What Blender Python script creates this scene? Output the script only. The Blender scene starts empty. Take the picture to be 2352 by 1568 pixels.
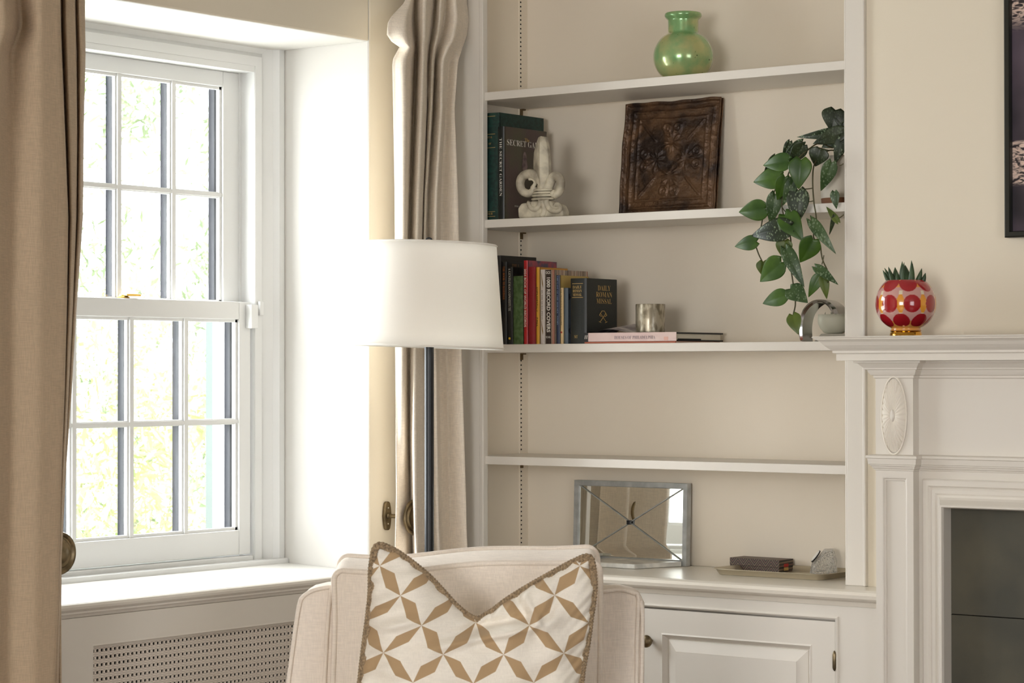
import bpy, bmesh, math, random
from mathutils import Vector, Matrix
R_ = random.Random(7)
S = bpy.context.scene
COL = S.collection
PI = math.pi
# ------------------------------------------------------------------ camera
W, H, F = 2352, 1568, 5552.3
_a, _p, _r = math.radians(37.309), math.radians(0.675), math.radians(-0.0664)
FW = Vector((-math.sin(_a)*math.cos(_p), math.cos(_a)*math.cos(_p), math.sin(_p)))
RT = Vector((math.cos(_a), math.sin(_a), 0)); UP = RT.cross(FW)
R2 = RT*math.cos(_r) + UP*math.sin(_r); U2 = UP*math.cos(_r) - RT*math.sin(_r)
CAM = Vector((4.38433, -5.46, 1.35))
cd = bpy.data.cameras.new('camera'); cam = bpy.data.objects.new('camera', cd); COL.objects.link(cam)
cd.sensor_width = 36; cd.lens = F/W*36; cd.clip_start = .05
cd.dof.use_dof = True; cd.dof.focus_distance = 6.6; cd.dof.aperture_fstop = 11
cam.matrix_world = Matrix(((R2.x, U2.x, -FW.x, CAM.x), (R2.y, U2.y, -FW.y, CAM.y), (R2.z, U2.z, -FW.z, CAM.z), (0, 0, 0, 1)))
S.camera = cam
def ray(px, py): return FW + R2*((px-W/2)/F) - U2*((py-H/2)/F)
def on(px, py, ax, v):
    r = ray(px, py); return CAM + r*((v-CAM[ax])/r[ax])
def ony(px, py, Y): return on(px, py, 1, Y)
def onx(px, py, X): return on(px, py, 0, X)
def onz(px, py, Z): return on(px, py, 2, Z)
def at(px, py, d): return CAM + ray(px, py)*d
# ------------------------------------------------------------------ world and lights
S.view_settings.view_transform = 'Standard'; S.view_settings.look = 'None'
S.view_settings.exposure = 0.12; S.view_settings.gamma = 1.0
S.view_settings.use_curve_mapping = False
wd = bpy.data.worlds.new('sky'); S.world = wd; wd.use_nodes = True
nt = wd.node_tree; bg = nt.nodes['Background']
bg.inputs[0].default_value = (.94, .97, 1, 1); bg.inputs[1].default_value = 5.2
def area(name, loc, rot, sx, sy, power, col):
    l = bpy.data.lights.new(name, 'AREA'); l.shape = 'RECTANGLE'; l.size = sx; l.size_y = sy
    l.energy = power; l.color = col
    o = bpy.data.objects.new(name, l); COL.objects.link(o); o.location = loc; o.rotation_euler = rot; return o
# daylight entering through the window in view (just outside its glass, facing in) and two added fill lights in unseen openings behind the camera
area('window_daylight', (-.62, -.93, 1.55), (0, -PI/2, 0), 1.35, .92, 50, (.965, .98, 1))
area('front_fill', (3.2, -7.95, 1.6), (PI/2, 0, 0), 1.7, 1.5, 98, (1, .955, .905))
area('side_fill', (6.95, -4.6, 1.6), (0, PI/2, 0), 1.7, 2.2, 10, (1, .955, .905))
# ------------------------------------------------------------------ materials
def lin(c):
    out = []
    for v in c:
        v = v/255; out.append(v/12.92 if v <= .04045 else ((v+.055)/1.055)**2.4)
    return (*out, 1)
def mat(name, c, rough=.5, metal=0, bump=0, bscale=60, var=0, vscale=8, c2=None, stretch=None, coat=0, spec=.5, distort=0, sheen=0):
    m = bpy.data.materials.new(name); m.use_nodes = True
    n = m.node_tree.nodes; l = m.node_tree.links; b = n['Principled BSDF']
    b.inputs['Base Color'].default_value = lin(c); b.inputs['Roughness'].default_value = rough
    b.inputs['Metallic'].default_value = metal; b.inputs['Coat Weight'].default_value = coat
    b.inputs['Specular IOR Level'].default_value = spec
    if sheen: b.inputs['Sheen Weight'].default_value = sheen
    tc = n.new('ShaderNodeTexCoord'); mp = n.new('ShaderNodeMapping'); l.new(tc.outputs['Object'], mp.inputs[0])
    if stretch: mp.inputs['Scale'].default_value = stretch
    if c2 is not None or var:
        t = n.new('ShaderNodeTexNoise'); t.inputs['Scale'].default_value = vscale; t.inputs['Detail'].default_value = 6
        t.inputs['Distortion'].default_value = distort
        l.new(mp.outputs[0], t.inputs['Vector'])
        cr = n.new('ShaderNodeValToRGB'); l.new(t.outputs['Fac'], cr.inputs[0]); l.new(cr.outputs[0], b.inputs['Base Color'])
        if c2 is None: c2 = tuple(max(0, v*(1-var)) for v in c)
        cr.color_ramp.elements[0].position = .38; cr.color_ramp.elements[1].position = .62
        cr.color_ramp.elements[0].color = lin(c2); cr.color_ramp.elements[1].color = lin(c)
    if bump:
        t = n.new('ShaderNodeTexNoise'); t.inputs['Scale'].default_value = bscale; t.inputs['Detail'].default_value = 4
        l.new(mp.outputs[0], t.inputs['Vector'])
        bp = n.new('ShaderNodeBump'); bp.inputs['Strength'].default_value = bump; bp.inputs['Distance'].default_value = .004
        l.new(t.outputs['Fac'], bp.inputs['Height']); l.new(bp.outputs[0], b.inputs['Normal'])
    return m
def linen(name, c, var=.06, strength=.25, transl=0):
    """woven cloth: crossed fine stretched noises for threads, slight colour slubs"""
    m = bpy.data.materials.new(name); m.use_nodes = True
    n = m.node_tree.nodes; l = m.node_tree.links; b = n['Principled BSDF']
    b.inputs['Roughness'].default_value = .9; b.inputs['Specular IOR Level'].default_value = .15; b.inputs['Sheen Weight'].default_value = .15
    tc = n.new('ShaderNodeTexCoord'); hs = []
    for sc in ((520, 520, 40), (40, 40, 620)):
        mp = n.new('ShaderNodeMapping'); mp.inputs['Scale'].default_value = sc; l.new(tc.outputs['Object'], mp.inputs[0])
        t = n.new('ShaderNodeTexNoise'); t.inputs['Scale'].default_value = 1; t.inputs['Detail'].default_value = 2
        l.new(mp.outputs[0], t.inputs['Vector']); hs.append(t)
    ad = n.new('ShaderNodeMath'); ad.operation = 'ADD'; l.new(hs[0].outputs[0], ad.inputs[0]); l.new(hs[1].outputs[0], ad.inputs[1])
    bp = n.new('ShaderNodeBump'); bp.inputs['Strength'].default_value = strength; bp.inputs['Distance'].default_value = .002
    l.new(ad.outputs[0], bp.inputs['Height']); l.new(bp.outputs[0], b.inputs['Normal'])
    cr = n.new('ShaderNodeValToRGB'); l.new(ad.outputs[0], cr.inputs[0]); l.new(cr.outputs[0], b.inputs['Base Color'])
    cr.color_ramp.elements[0].position = .7; cr.color_ramp.elements[1].position = 1.0
    # ramp input runs 0..2, kept in the lower part by the noise's spread
    ad2 = n.new('ShaderNodeMath'); ad2.operation = 'MULTIPLY'; ad2.inputs[1].default_value = .85; l.new(ad.outputs[0], ad2.inputs[0]); l.new(ad2.outputs[0], cr.inputs[0])
    cr.color_ramp.elements[0].color = lin(tuple(v*(1-var) for v in c)); cr.color_ramp.elements[1].color = lin(tuple(min(255, v*(1+var*.5)) for v in c))
    if transl:
        tr = n.new('ShaderNodeBsdfTranslucent'); mx = n.new('ShaderNodeMixShader'); mx.inputs[0].default_value = transl
        l.new(cr.outputs[0], tr.inputs[0]); l.new(b.outputs[0], mx.inputs[1]); l.new(tr.outputs[0], mx.inputs[2])
        l.new(mx.outputs[0], n['Material Output'].inputs[0])
    return m
WALLC = (229, 219, 199)
M = {}
M['wall'] = mat('wall_paint', WALLC, .85, bump=.05, bscale=120)
M['farwall'] = mat('low_bounce_far_wall', (172, 162, 146), .85)  # unseen walls, coloured darker to weaken the bounced light
M['niche'] = mat('niche_paint', (231, 220, 202), .75, bump=.04, bscale=120)
M['trim'] = mat('trim_paint', (224, 218, 208), .42, bump=.03, bscale=40)
M['window'] = mat('window_paint', (220, 220, 218), .4)
M['sill'] = mat('sill_paint', (228, 226, 220), .35)
M['counter'] = mat('counter_paint', (232, 225, 212), .28)
M['shadebar'] = mat('outer_bar_shade', (40, 41, 46), .9, spec=0)  # dark colour stands in for the backlit shade on the outer bars
M['ceil'] = mat('ceiling_paint', (214, 210, 202), .9)
M['floor'] = mat('floor_wood', (120, 88, 60), .4, var=.25, vscale=3, stretch=(1, 12, 1))
M['curtain'] = linen('curtain_linen', (200, 178, 150), .05, .3, transl=.12)
M['curtain2'] = linen('curtain_linen_pale', (247, 235, 218), .04, .2, transl=.08)
M['chair'] = linen('chair_linen', (242, 231, 218), .03, .35)
M['shade'] = linen('shade_linen', (255, 252, 246), .0, .08, transl=.4)
M['rope'] = mat('rope_cord', (182, 158, 126), .9, bump=.8, bscale=300, var=.25, vscale=200)
M['bronze'] = mat('aged_bronze', (140, 124, 96), .36, .85, var=.3, vscale=30)
M['dark'] = mat('dark_metal', (26, 29, 34), .35, .15)
M['black'] = mat('black_hole', (8, 7, 6), .9)
M['brass'] = mat('brass', (190, 155, 80), .3, 1)
M['steel'] = mat('polished_steel', (190, 188, 186), .14, 1)
M['zinc'] = mat('pale_zinc', (186, 188, 186), .45, .35, bump=.1, bscale=80, var=.12, vscale=30)
M['mirror'] = mat('mirror_glass', (235, 235, 228), .02, 1)
M['marble'] = mat('white_marble', (242, 240, 232), .22, c2=(206, 206, 200), vscale=5, distort=2.5)
M['stone'] = mat('pale_stone', (214, 210, 194), .5, var=.06, vscale=30)
M['slate'] = mat('slate', (86, 82, 68), .6, bump=.2, bscale=25, c2=(68, 67, 58), vscale=4)
M['tin'] = mat('rusted_tin', (104, 76, 52), .34, .35, bump=1, bscale=80, c2=(46, 33, 27), vscale=9, distort=1)
M['finial'] = mat('whitewashed_wood', (216, 208, 186), .6, bump=.25, bscale=40, c2=(156, 147, 130), vscale=22)
M['pot'] = mat('glazed_pot', (196, 188, 172), .5)
M['terra'] = mat('brown_pot_base', (120, 78, 48), .7)
M['bowl'] = mat('celadon_bowl', (206, 204, 184), .55, bump=.1, bscale=50)
M['tray'] = mat('pewter_tray', (196, 186, 164), .35, .6)
M['stem'] = mat('plant_stem', (70, 66, 34), .6)
M['soil'] = mat('soil', (50, 38, 28), .9)
M['paper'] = mat('paper_pages', (226, 216, 196), .8, bump=.4, bscale=200, stretch=(1, 1, 8))
M['white'] = mat('white_ink', (235, 230, 220), .6)
M['gold'] = mat('gold_ink', (205, 170, 105), .4, .4)
M['ink'] = mat('black_ink', (35, 32, 34), .6)
M['yellow'] = mat('yellow_ink', (225, 185, 50), .6)
M['redink'] = mat('red_ink', (170, 40, 34), .6)
M['clip'] = mat('brown_clip', (104, 86, 58), .5, .5)
def glass_mat(name, tint=(1, 1, 1, 1), refl=.06):
    m = bpy.data.materials.new(name); m.use_nodes = True; n = m.node_tree.nodes; l = m.node_tree.links
    n.remove(n['Principled BSDF']); t = n.new('ShaderNodeBsdfTransparent'); t.inputs[0].default_value = tint
    g = n.new('ShaderNodeBsdfGlossy'); g.inputs['Roughness'].default_value = .02
    mx = n.new('ShaderNodeMixShader'); mx.inputs[0].default_value = refl
    l.new(t.outputs[0], mx.inputs[1]); l.new(g.outputs[0], mx.inputs[2]); l.new(mx.outputs[0], n['Material Output'].inputs[0]); return m
M['glass'] = glass_mat('window_glass', (.97, .98, .98, 1), .05)
M['crystal'] = bpy.data.materials.new('cut_crystal'); M['crystal'].use_nodes = True
_b = M['crystal'].node_tree.nodes['Principled BSDF']; _b.inputs['Transmission Weight'].default_value = .8; _b.inputs['Roughness'].default_value = .04; _b.inputs['IOR'].default_value = 1.5
_b.inputs['Base Color'].default_value = (.97, .97, .95, 1)
_t = M['crystal'].node_tree.nodes.new('ShaderNodeTexVoronoi'); _t.inputs['Scale'].default_value = 130
_tc = M['crystal'].node_tree.nodes.new('ShaderNodeTexCoord'); M['crystal'].node_tree.links.new(_tc.outputs['Object'], _t.inputs['Vector'])
_bp = M['crystal'].node_tree.nodes.new('ShaderNodeBump'); _bp.inputs['Distance'].default_value = .006; M['crystal'].node_tree.links.new(_t.outputs['Distance'], _bp.inputs['Height']); M['crystal'].node_tree.links.new(_bp.outputs[0], _b.inputs['Normal'])
# ------------------------------------------------------------------ mesh helpers
def box(bm, x0, x1, y0, y1, z0, z1, mi=0):
    v = [bm.verts.new(p) for p in ((x0, y0, z0), (x1, y0, z0), (x1, y1, z0), (x0, y1, z0), (x0, y0, z1), (x1, y0, z1), (x1, y1, z1), (x0, y1, z1))]
    for f in ((0, 3, 2, 1), (4, 5, 6, 7), (0, 1, 5, 4), (1, 2, 6, 5), (2, 3, 7, 6), (3, 0, 4, 7)):
        bm.faces.new([v[i] for i in f]).material_index = mi
def bxm(*a):
    bm = bmesh.new(); box(bm, *a); return bm
def obj(name, bm, m, parent=None, smooth=False, bevel=0, seg=2, label=None, cat=None, group=None, kind=None, autos=False):
    bmesh.ops.recalc_face_normals(bm, faces=bm.faces[:])
    me = bpy.data.meshes.new(name); bm.to_mesh(me); bm.free()
    for mm in (m if isinstance(m, (list, tuple)) else [m]): me.materials.append(mm)
    if smooth:
        for p in me.polygons: p.use_smooth = True
    o = bpy.data.objects.new(name, me); COL.objects.link(o)
    if parent: o.parent = parent
    if bevel:
        b = o.modifiers.new('bevel', 'BEVEL'); b.width = bevel; b.segments = seg; b.limit_method = 'ANGLE'; b.angle_limit = .6
    if autos:
        try: me.set_sharp_from_angle(angle=.7)
        except Exception: pass
    if kind: o['kind'] = kind
    if label: o['label'] = label; o['category'] = cat
    if group: o['group'] = group
    return o
def thing(name, label, cat, group=None, kind=None):
    o = bpy.data.objects.new(name, None); COL.objects.link(o); o.empty_display_size = .1
    if label: o['label'] = label; o['category'] = cat
    if group: o['group'] = group
    if kind: o['kind'] = kind
    return o
def lathe(bm, prof, c=(0, 0, 0), seg=48, axis='Z', cap=True):
    c = Vector(c); rings = []
    for r, h in prof:
        ring = []
        for i in range(seg):
            t = 2*PI*i/seg; u, v = r*math.cos(t), r*math.sin(t)
            p = Vector((u, v, h)) if axis == 'Z' else (Vector((h, u, v)) if axis == 'X' else Vector((u, h, v)))
            ring.append(bm.verts.new(c+p))
        rings.append(ring)
    for a, b in zip(rings, rings[1:]):
        for i in range(seg):
            j = (i+1) % seg; bm.faces.new((a[i], a[j], b[j], b[i]))
    if cap:
        bm.faces.new(rings[0][::-1]); bm.faces.new(rings[-1])
    return rings
def tube(bm, pts, rad, seg=10, cap=True, flat=None):
    pts = [Vector(p) for p in pts]; n = len(pts)
    rad = rad if isinstance(rad, (list, tuple)) else [rad]*n
    prev = None; rings = []
    for i, p in enumerate(pts):
        d = (pts[min(i+1, n-1)]-pts[max(i-1, 0)]).normalized()
        if prev is None: u = d.orthogonal().normalized() if flat is None else (Vector(flat)-d*d.dot(Vector(flat))).normalized()
        else: u = (prev-d*d.dot(prev)).normalized()
        prev = u; v = d.cross(u)
        rings.append([bm.verts.new(p+(u*math.cos(2*PI*k/seg)+v*math.sin(2*PI*k/seg))*rad[i]) for k in range(seg)])
    for a, b in zip(rings, rings[1:]):
        for k in range(seg):
            j = (k+1) % seg; bm.faces.new((a[k], a[j], b[j], b[k]))
    if cap: bm.faces.new(rings[0][::-1]); bm.faces.new(rings[-1])
def spline(pts, n=8):
    pts = [Vector(p) for p in pts]; out = []
    P = [pts[0]*2-pts[1]] + pts + [pts[-1]*2-pts[-2]]
    for i in range(1, len(P)-2):
        a, b, c, d = P[i-1:i+3]
        for k in range(n):
            t = k/n; out.append(.5*((2*b)+(c-a)*t+(2*a-5*b+4*c-d)*t*t+(3*b-a-3*c+d)*t**3))
    out.append(pts[-1]); return out
def sweep(bm, path, prof, fn, closed=False):
    """mitred moulding: path in 2D, profile (outward offset to the right of travel, height)"""
    n = len(path); P = [Vector(p) for p in path]; rows = []
    for i in range(n):
        ds = []
        if closed or i > 0: ds.append((P[i]-P[i-1]).normalized())
        if closed or i < n-1: ds.append((P[(i+1) % n]-P[i]).normalized())
        ns = [Vector((d.y, -d.x)) for d in ds]
        if len(ns) == 1: m = ns[0]
        else:
            m = ns[0]+ns[1]; m = m/(m.dot(ns[0]))
        rows.append([bm.verts.new(fn(P[i].x+m.x*o, P[i].y+m.y*o, h)) for o, h in prof])
    k = len(prof)
    for i in range(n if closed else n-1):
        a, b = rows[i], rows[(i+1) % n]
        for j in range(k-1): bm.faces.new((a[j], a[j+1], b[j+1], b[j]))
    if not closed:
        bm.faces.new(rows[0]); bm.faces.new(rows[-1][::-1])
def prism(bm, pts, off):
    off = Vector(off); a = [bm.verts.new(Vector(p)) for p in pts]; b = [bm.verts.new(Vector(p)+off) for p in pts]
    bm.faces.new(a); bm.faces.new(b[::-1]); n = len(a)
    for i in range(n): bm.faces.new((a[i], a[(i+1) % n], b[(i+1) % n], b[i]))
# serif capitals from the fallback font that ships with Blender
def serif(s):
    o = ''
    for ch in s:
        if 'A' <= ch <= 'Z': o += chr(0x1D400+ord(ch)-65)
        elif 'a' <= ch <= 'z': o += chr(0x1D41A+ord(ch)-97)
        elif '0' <= ch <= '9': o += chr(0x1D7CE+ord(ch)-48)
        else: o += ch
    return o
def text(name, s, m, parent, origin, right, up, width=None, height=None, serf=False, spacing=1, ext=.0004, align='CENTER', bold=None):
    """flat lettering: fitted into width x height, origin is its centre"""
    cu = bpy.data.curves.new('t', 'FONT'); cu.body = serif(s) if serf else s; cu.size = 1; cu.extrude = 0; cu.resolution_u = 3
    cu.space_line = spacing; cu.align_x = align; cu.offset = bold if bold is not None else (-.012 if serf else 0)
    o = bpy.data.objects.new('t', cu); COL.objects.link(o)
    bpy.context.view_layer.update()
    dg = bpy.context.evaluated_depsgraph_get(); me = bpy.data.meshes.new_from_object(o.evaluated_get(dg))
    bpy.data.objects.remove(o); bpy.data.curves.remove(cu)
    if not me.vertices: return None
    xs = [v.co.x for v in me.vertices]; ys = [v.co.y for v in me.vertices]
    x0, x1, y0, y1 = min(xs), max(xs), min(ys), max(ys)
    sx = width/(x1-x0) if width else None; sy = height/(y1-y0) if height else None
    sx = sx or sy; sy = sy or sx
    right = Vector(right).normalized(); up = Vector(up).normalized(); nrm = right.cross(up); origin = Vector(origin)
    for v in me.vertices:
        v.co = origin+right*((v.co.x-(x0+x1)/2)*sx)+up*((v.co.y-(y0+y1)/2)*sy)+nrm*ext
    me.materials.append(m); o = bpy.data.objects.new(name, me); COL.objects.link(o); o.parent = parent
    return o
def smoothstep(t): t = max(0, min(1, t)); return t*t*(3-2*t)
def interp(tab, y):
    """tab: [(y, [values])] -> values at y"""
    if y <= tab[0][0]: return tab[0][1]
    for (a, va), (b, vb) in zip(tab, tab[1:]):
        if y <= b:
            t = (y-a)/(b-a); return [p+(q-p)*t for p, q in zip(va, vb)]
    return tab[-1][1]
# ================================================================== room shell
CEIL = 2.75
RY0, RY1 = -1.50, -.361           # window reveal
RZ0, RZ1 = .785, 2.2636
bm = bmesh.new()
box(bm, -.5, 0, RY1, .6, 0, CEIL); box(bm, -.5, 0, -8.2, RY0, 0, CEIL)
box(bm, -.5, 0, RY0, RY1, RZ1, CEIL); box(bm, -.5, -.06, RY0, RY1, 0, RZ0-.03)
for f in bm.faces:
    c_ = f.calc_center_median(); f.normal_update()
    if RY0-.01 < c_.y < RY1+.001 and abs(f.normal.x) < .5: f.material_index = 1
    if abs(c_.y-RY1) < 1e-4 or abs(c_.y-RY0) < 1e-4: f.material_index = 1
obj('wall_left', bm, [M['wall'], mat('reveal_paint', (212, 209, 203), .8, bump=.05, bscale=120)], kind='structure', bevel=.006)
NXL, NXR, NYB = .062, 1.42, .29   # shelf niche
bm = bmesh.new()
box(bm, 0, 1.45, NYB+.012, .6, 0, CEIL); box(bm, 1.361, 1.45, .006, .019, 0, CEIL); box(bm, 1.45, 7, 0.006, .6, 0, CEIL)
obj('wall_back', bm, M['wall'], kind='structure')
bm = bmesh.new()
box(bm, 7, 7.2, -8.2, -5.75, 0, CEIL); box(bm, 7, 7.2, -3.45, .6, 0, CEIL); box(bm, 7, 7.2, -5.75, -3.45, 0, .7); box(bm, 7, 7.2, -5.75, -3.45, 2.5, CEIL)
obj('wall_right', bm, M['farwall'], kind='structure')
bm = bmesh.new()
box(bm, 0, 1.9, -8.2, -8, 0, CEIL); box(bm, 4.5, 7, -8.2, -8, 0, CEIL); box(bm, 1.9, 4.5, -8.2, -8, 0, .7); box(bm, 1.9, 4.5, -8.2, -8, 2.5, CEIL)
obj('wall_front', bm, M['farwall'], kind='structure')
obj('floor', bxm(-.5, 7.2, -8.2, .6, -.1, 0), M['floor'], kind='structure')
obj('ceiling', bxm(-.5, 7.2, -8.2, .6, CEIL, CEIL+.1), M['ceil'], kind='structure')
# ================================================================== window
win = thing('window_1', None, None, kind='structure'); win['label'] = 'white double-hung sash window of many small panes deep in the left wall'
WC = -.931                        # centre line
def mirY(y): return 2*WC-y
bm = bmesh.new()                  # casing, profile across from reveal to jamb
prof = [(0, -.40), (0, -.318), (.006, -.314), (.026, -.314), (.031, -.322), (.036, -.330), (.066, -.345), (.072, -.340), (.078, -.334), (.105, -.334), (.105, -.3359)]
path = [(mirY(RY1), RZ0-.02), (mirY(RY1), RZ1+.052), (RY1, RZ1+.052), (RY1, RZ0-.02)]
sweep(bm, path, prof, lambda u, v, h: (h, u, v))
obj('casing', bm, M['window'], win)
JY, HZ = -.467, RZ1-.0705          # jamb face, head underside
bm = bmesh.new()
box(bm, -.50, -.336, JY, JY+.03, .80, HZ+.03); box(bm, -.50, -.336, mirY(JY)-.03, mirY(JY), .80, HZ+.03); box(bm, -.50, -.336, mirY(JY), JY, HZ, HZ+.03)
box(bm, -.392, -.386, JY-.008, JY, .80, HZ); box(bm, -.392, -.386, mirY(JY), mirY(JY)+.008, .8, HZ)
obj('jamb', bm, M['window'], win)
bm = bmesh.new(); box(bm, -.5, -.338, mirY(JY), JY, .795, .829); box(bm, -.338, -.30, mirY(RY1), RY1, .797, .816)
obj('frame_sill', bm, M['window'], win, bevel=.004)
def sash(nm, xf, xb, z0, z1, brail, trail, zm, edge, stile):
    yr, yl = edge, mirY(edge)
    s = bmesh.new()
    box(s, xb, xf, yr-stile, yr, z0, z1); box(s, xb, xf, yl, yl+stile, z0, z1)
    box(s, xb, xf, yl+stile, yr-stile, z0, z0+brail); box(s, xb, xf, yl+stile, yr-stile, z1-trail, z1)
    so = obj(nm, s, M['window'], win, bevel=.003)
    gx = (xf+xb)/2
    # stepped glazing beads round the opening and the two-step muntins
    ys = [yl+stile, WC-.2045, WC, WC+.2045, yr-stile]
    for y in ys[1:4]:
        b = bmesh.new(); box(b, gx-.004, xf-.004, y-.0070, y+.0070, z0+brail, z1-trail); box(b, gx, xf-.010, y-.0120, y+.0120, z0+brail, z1-trail)
        obj('muntin', b, M['window'], so)
        b = bxm(gx-.028, gx-.006, y-.009, y+.009, z0+brail, z1-trail)
        obj('outer_bar', b, M['shadebar'], so)
    b = bmesh.new(); box(b, gx-.004, xf-.0045, yl+stile, yr-stile, zm-.005, zm+.005); box(b, gx, xf-.0105, yl+stile, yr-stile, zm-.0085, zm+.0085)
    obj('muntin', b, M['window'], so)
    obj('outer_bar', bxm(gx-.0275, gx-.0065, yl+stile, yr-stile, zm-.006, zm+.006), M['shadebar'], so)
    b = bmesh.new()
    box(b, gx, xf-.008, yr-stile-.008, yr-stile, z0+brail, z1-trail); box(b, gx, xf-.008, yl+stile, yl+stile+.008, z0+brail, z1-trail)
    box(b, gx, xf-.008, yl+stile, yr-stile, z0+brail, z0+brail+.008); box(b, gx, xf-.008, yl+stile, yr-stile, z1-trail-.008, z1-trail)
    obj('glazing_bead', b, M['window'], so)
    b = bxm(gx-.028, gx-.006, yr-stile-.010, yr-stile, z0+brail, z1-trail); obj('outer_bar', b, M['shadebar'], so)
    for i in range(4):
        for (za, zb) in ((z0+brail, zm), (zm, z1-trail)):
            obj('pane', bxm(gx-.005, gx-.002, ys[i], ys[i+1], za, zb), M['glass'], so)
    return so
lower = sash('lower_sash', -.342, -.384, .832, 1.5427, .070, .050, 1.2065, -.476, .046)
upper = sash('upper_sash', -.390, -.430, 1.500, HZ, .040, .044, 1.8435, JY-.004, .066)
bm = bmesh.new(); p = (-.365, -.945, 1.543)
lathe(bm, [(.016, 0), (.018, .003), (.012, .006), (.010, .009)], p, 16); box(bm, p[0]-.008, p[0]+.022, p[1]-.006, p[1]+.045, p[2]+.006, p[2]+.012)
obj('sash_lock', bm, M['brass'], win, smooth=False, bevel=.001)
obj('stop_block', bxm(-.342, -.318, -.497, -.470, 1.468, 1.535), M['window'], win, bevel=.002)
obj('stop_block', bxm(-.333, -.322, -.458, -.443, 1.505, 1.545), M['window'], win, bevel=.002)
# sill board with moulded nosing
bm = bmesh.new()
v = []
prof = [(-.305, .775), (-.305, .804), (0.0, .792), (.016, .790), (.022, .786), (.024, .780), (.022, .774), (.016, .770), (.013, .766), (.012, .762), (.005, .759), (.003, .752), (-.03, .752)]
for y in (-4.6, RY1+.002 - .0):
    v.append([bm.verts.new((x, y, z)) for x, z in prof])
# the board itself only inside the reveal; nosing runs on along the wall
bm.free(); bm = bmesh.new()
box(bm, -.31, -.001, RY0+.002, RY1-.002, .765, .7905)
for f in bm.faces:
    for q in f.verts:
        if q.co.x < -.3 and q.co.z > .78: q.co.z = .802
obj('window_board', bm, M['sill'], win, bevel=.001)
bm = bmesh.new()
pr = [(0, .795-.0045), (.016, .790), (.022, .787), (.0245, .781), (.023, .775), (.017, .770), (.013, .768), (.013, .7635), (.008, .760), (.004, .754), (.0, .752)]
rows = [[bm.verts.new((x, y, z)) for x, z in pr] for y in (-2.6, -.30)]
for j in range(len(pr)-1): bm.faces.new((rows[0][j], rows[0][j+1], rows[1][j+1], rows[1][j]))
for r in rows: bm.faces.new(r)
obj('sill_nosing', bm, M['trim'], win)
# radiator cover below the sill
rad = thing('radiator_cover', 'white painted radiator cover panel with perforated cane pattern grille below the window', 'radiator cover')
GY0, GY1, GZ1, GZ0 = -1.398, -.464, .684, .09
bm = bmesh.new(); x0, x1 = .0006, .0035
box(bm, x0, x1, -2.6, GY0, .0, .752); box(bm, x0, x1, GY1, -.30, 0, .752); box(bm, x0, x1, GY0, GY1, GZ1, .752); box(bm, x0, x1, GY0, GY1, 0, GZ0)
obj('panel', bm, M['trim'], rad)
bm = bmesh.new()
sweep(bm, [(GY0, GZ0), (GY0, GZ1), (GY1, GZ1), (GY1, GZ0)], [(0, .0035), (.004, .0045), (.006, 0), (.011, -.004), (.011, -.014), (.012, -.014)], lambda u, v, h: (h, u, v), closed=True)
obj('grille_moulding', bm, M['trim'], rad)
px_, pz_ = .01464, .0178
def perf_mat():
    m = mat('grille_paint', (226, 216, 204), .5); n = m.node_tree.nodes; l = m.node_tree.links; b = n['Principled BSDF']
    tc = n['Texture Coordinate']; sp = n.new('ShaderNodeSeparateXYZ'); l.new(tc.outputs['Object'], sp.inputs[0])
    def mth(op, a, c=None, d=None):
        k = n.new('ShaderNodeMath'); k.operation = op
        for i, q in enumerate((a, c, d)):
            if q is None: continue
            if isinstance(q, (int, float)): k.inputs[i].default_value = q
            else: l.new(q, k.inputs[i])
        return k.outputs[0]
    u = mth('DIVIDE', mth('ADD', sp.outputs['Y'], 1.3794+100*px_), px_); w = mth('DIVIDE', mth('ADD', sp.outputs['Z'], 100*pz_-.665), pz_)
    fu = mth('FRACT', u); fw = mth('FRACT', w)
    # dashed horizontal line half way between rows
    du = mth('ABSOLUTE', mth('SUBTRACT', mth('FRACT', mth('MULTIPLY', u, 5)), .5)); dw = mth('ABSOLUTE', mth('SUBTRACT', fw, .5))
    line = mth('MULTIPLY', mth('LESS_THAN', dw, .035), mth('LESS_THAN', du, .3))
    # small holes diagonally between the large ones
    au = mth('ABSOLUTE', mth('SUBTRACT', mth('ABSOLUTE', mth('SUBTRACT', fu, .5)), .13)); aw = mth('ABSOLUTE', mth('SUBTRACT', mth('ABSOLUTE', mth('SUBTRACT', fw, .5)), .24))
    dot = mth('MULTIPLY', mth('LESS_THAN', au, .07), mth('LESS_THAN', aw, .06))
    dk = mth('MAXIMUM', line, dot)
    mx = n.new('ShaderNodeMix'); mx.data_type = 'RGBA'; l.new(dk, mx.inputs[0]); mx.inputs[6].default_value = lin((226, 216, 204)); mx.inputs[7].default_value = lin((138, 126, 116))
    l.new(mx.outputs[2], b.inputs['Base Color']); return m
bm = bmesh.new()
nu = int((GY1-GY0-.004)/px_); GXX = -.012
j = 0; zc = .665
y00 = -1.3794
def cell(yc, zc):
    sq = [bm.verts.new((GXX, yc+a*px_/2, zc+b*pz_/2)) for a, b in ((-1, -1), (0, -1), (1, -1), (1, 0), (1, 1), (0, 1), (-1, 1), (-1, 0))]
    rr = .0046
    oc = [bm.verts.new((GXX, yc+rr*math.cos(t), zc+rr*math.sin(t))) for t in [PI*(1.25+.25*k) for k in range(8)]]
    od = [bm.verts.new((GXX-.004, q.co.y, q.co.z)) for q in oc]
    for k in range(8):
        k2 = (k+1) % 8; bm.faces.new((sq[k], sq[k2], oc[k2], oc[k])); bm.faces.new((oc[k], oc[k2], od[k2], od[k]))
for r in range(32):
    for c in range(nu): cell(y00+c*px_, zc-r*pz_)
yL, yR, zT, zB = y00-px_/2, y00+(nu-.5)*px_, zc+pz_/2, zc-31.5*pz_
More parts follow.
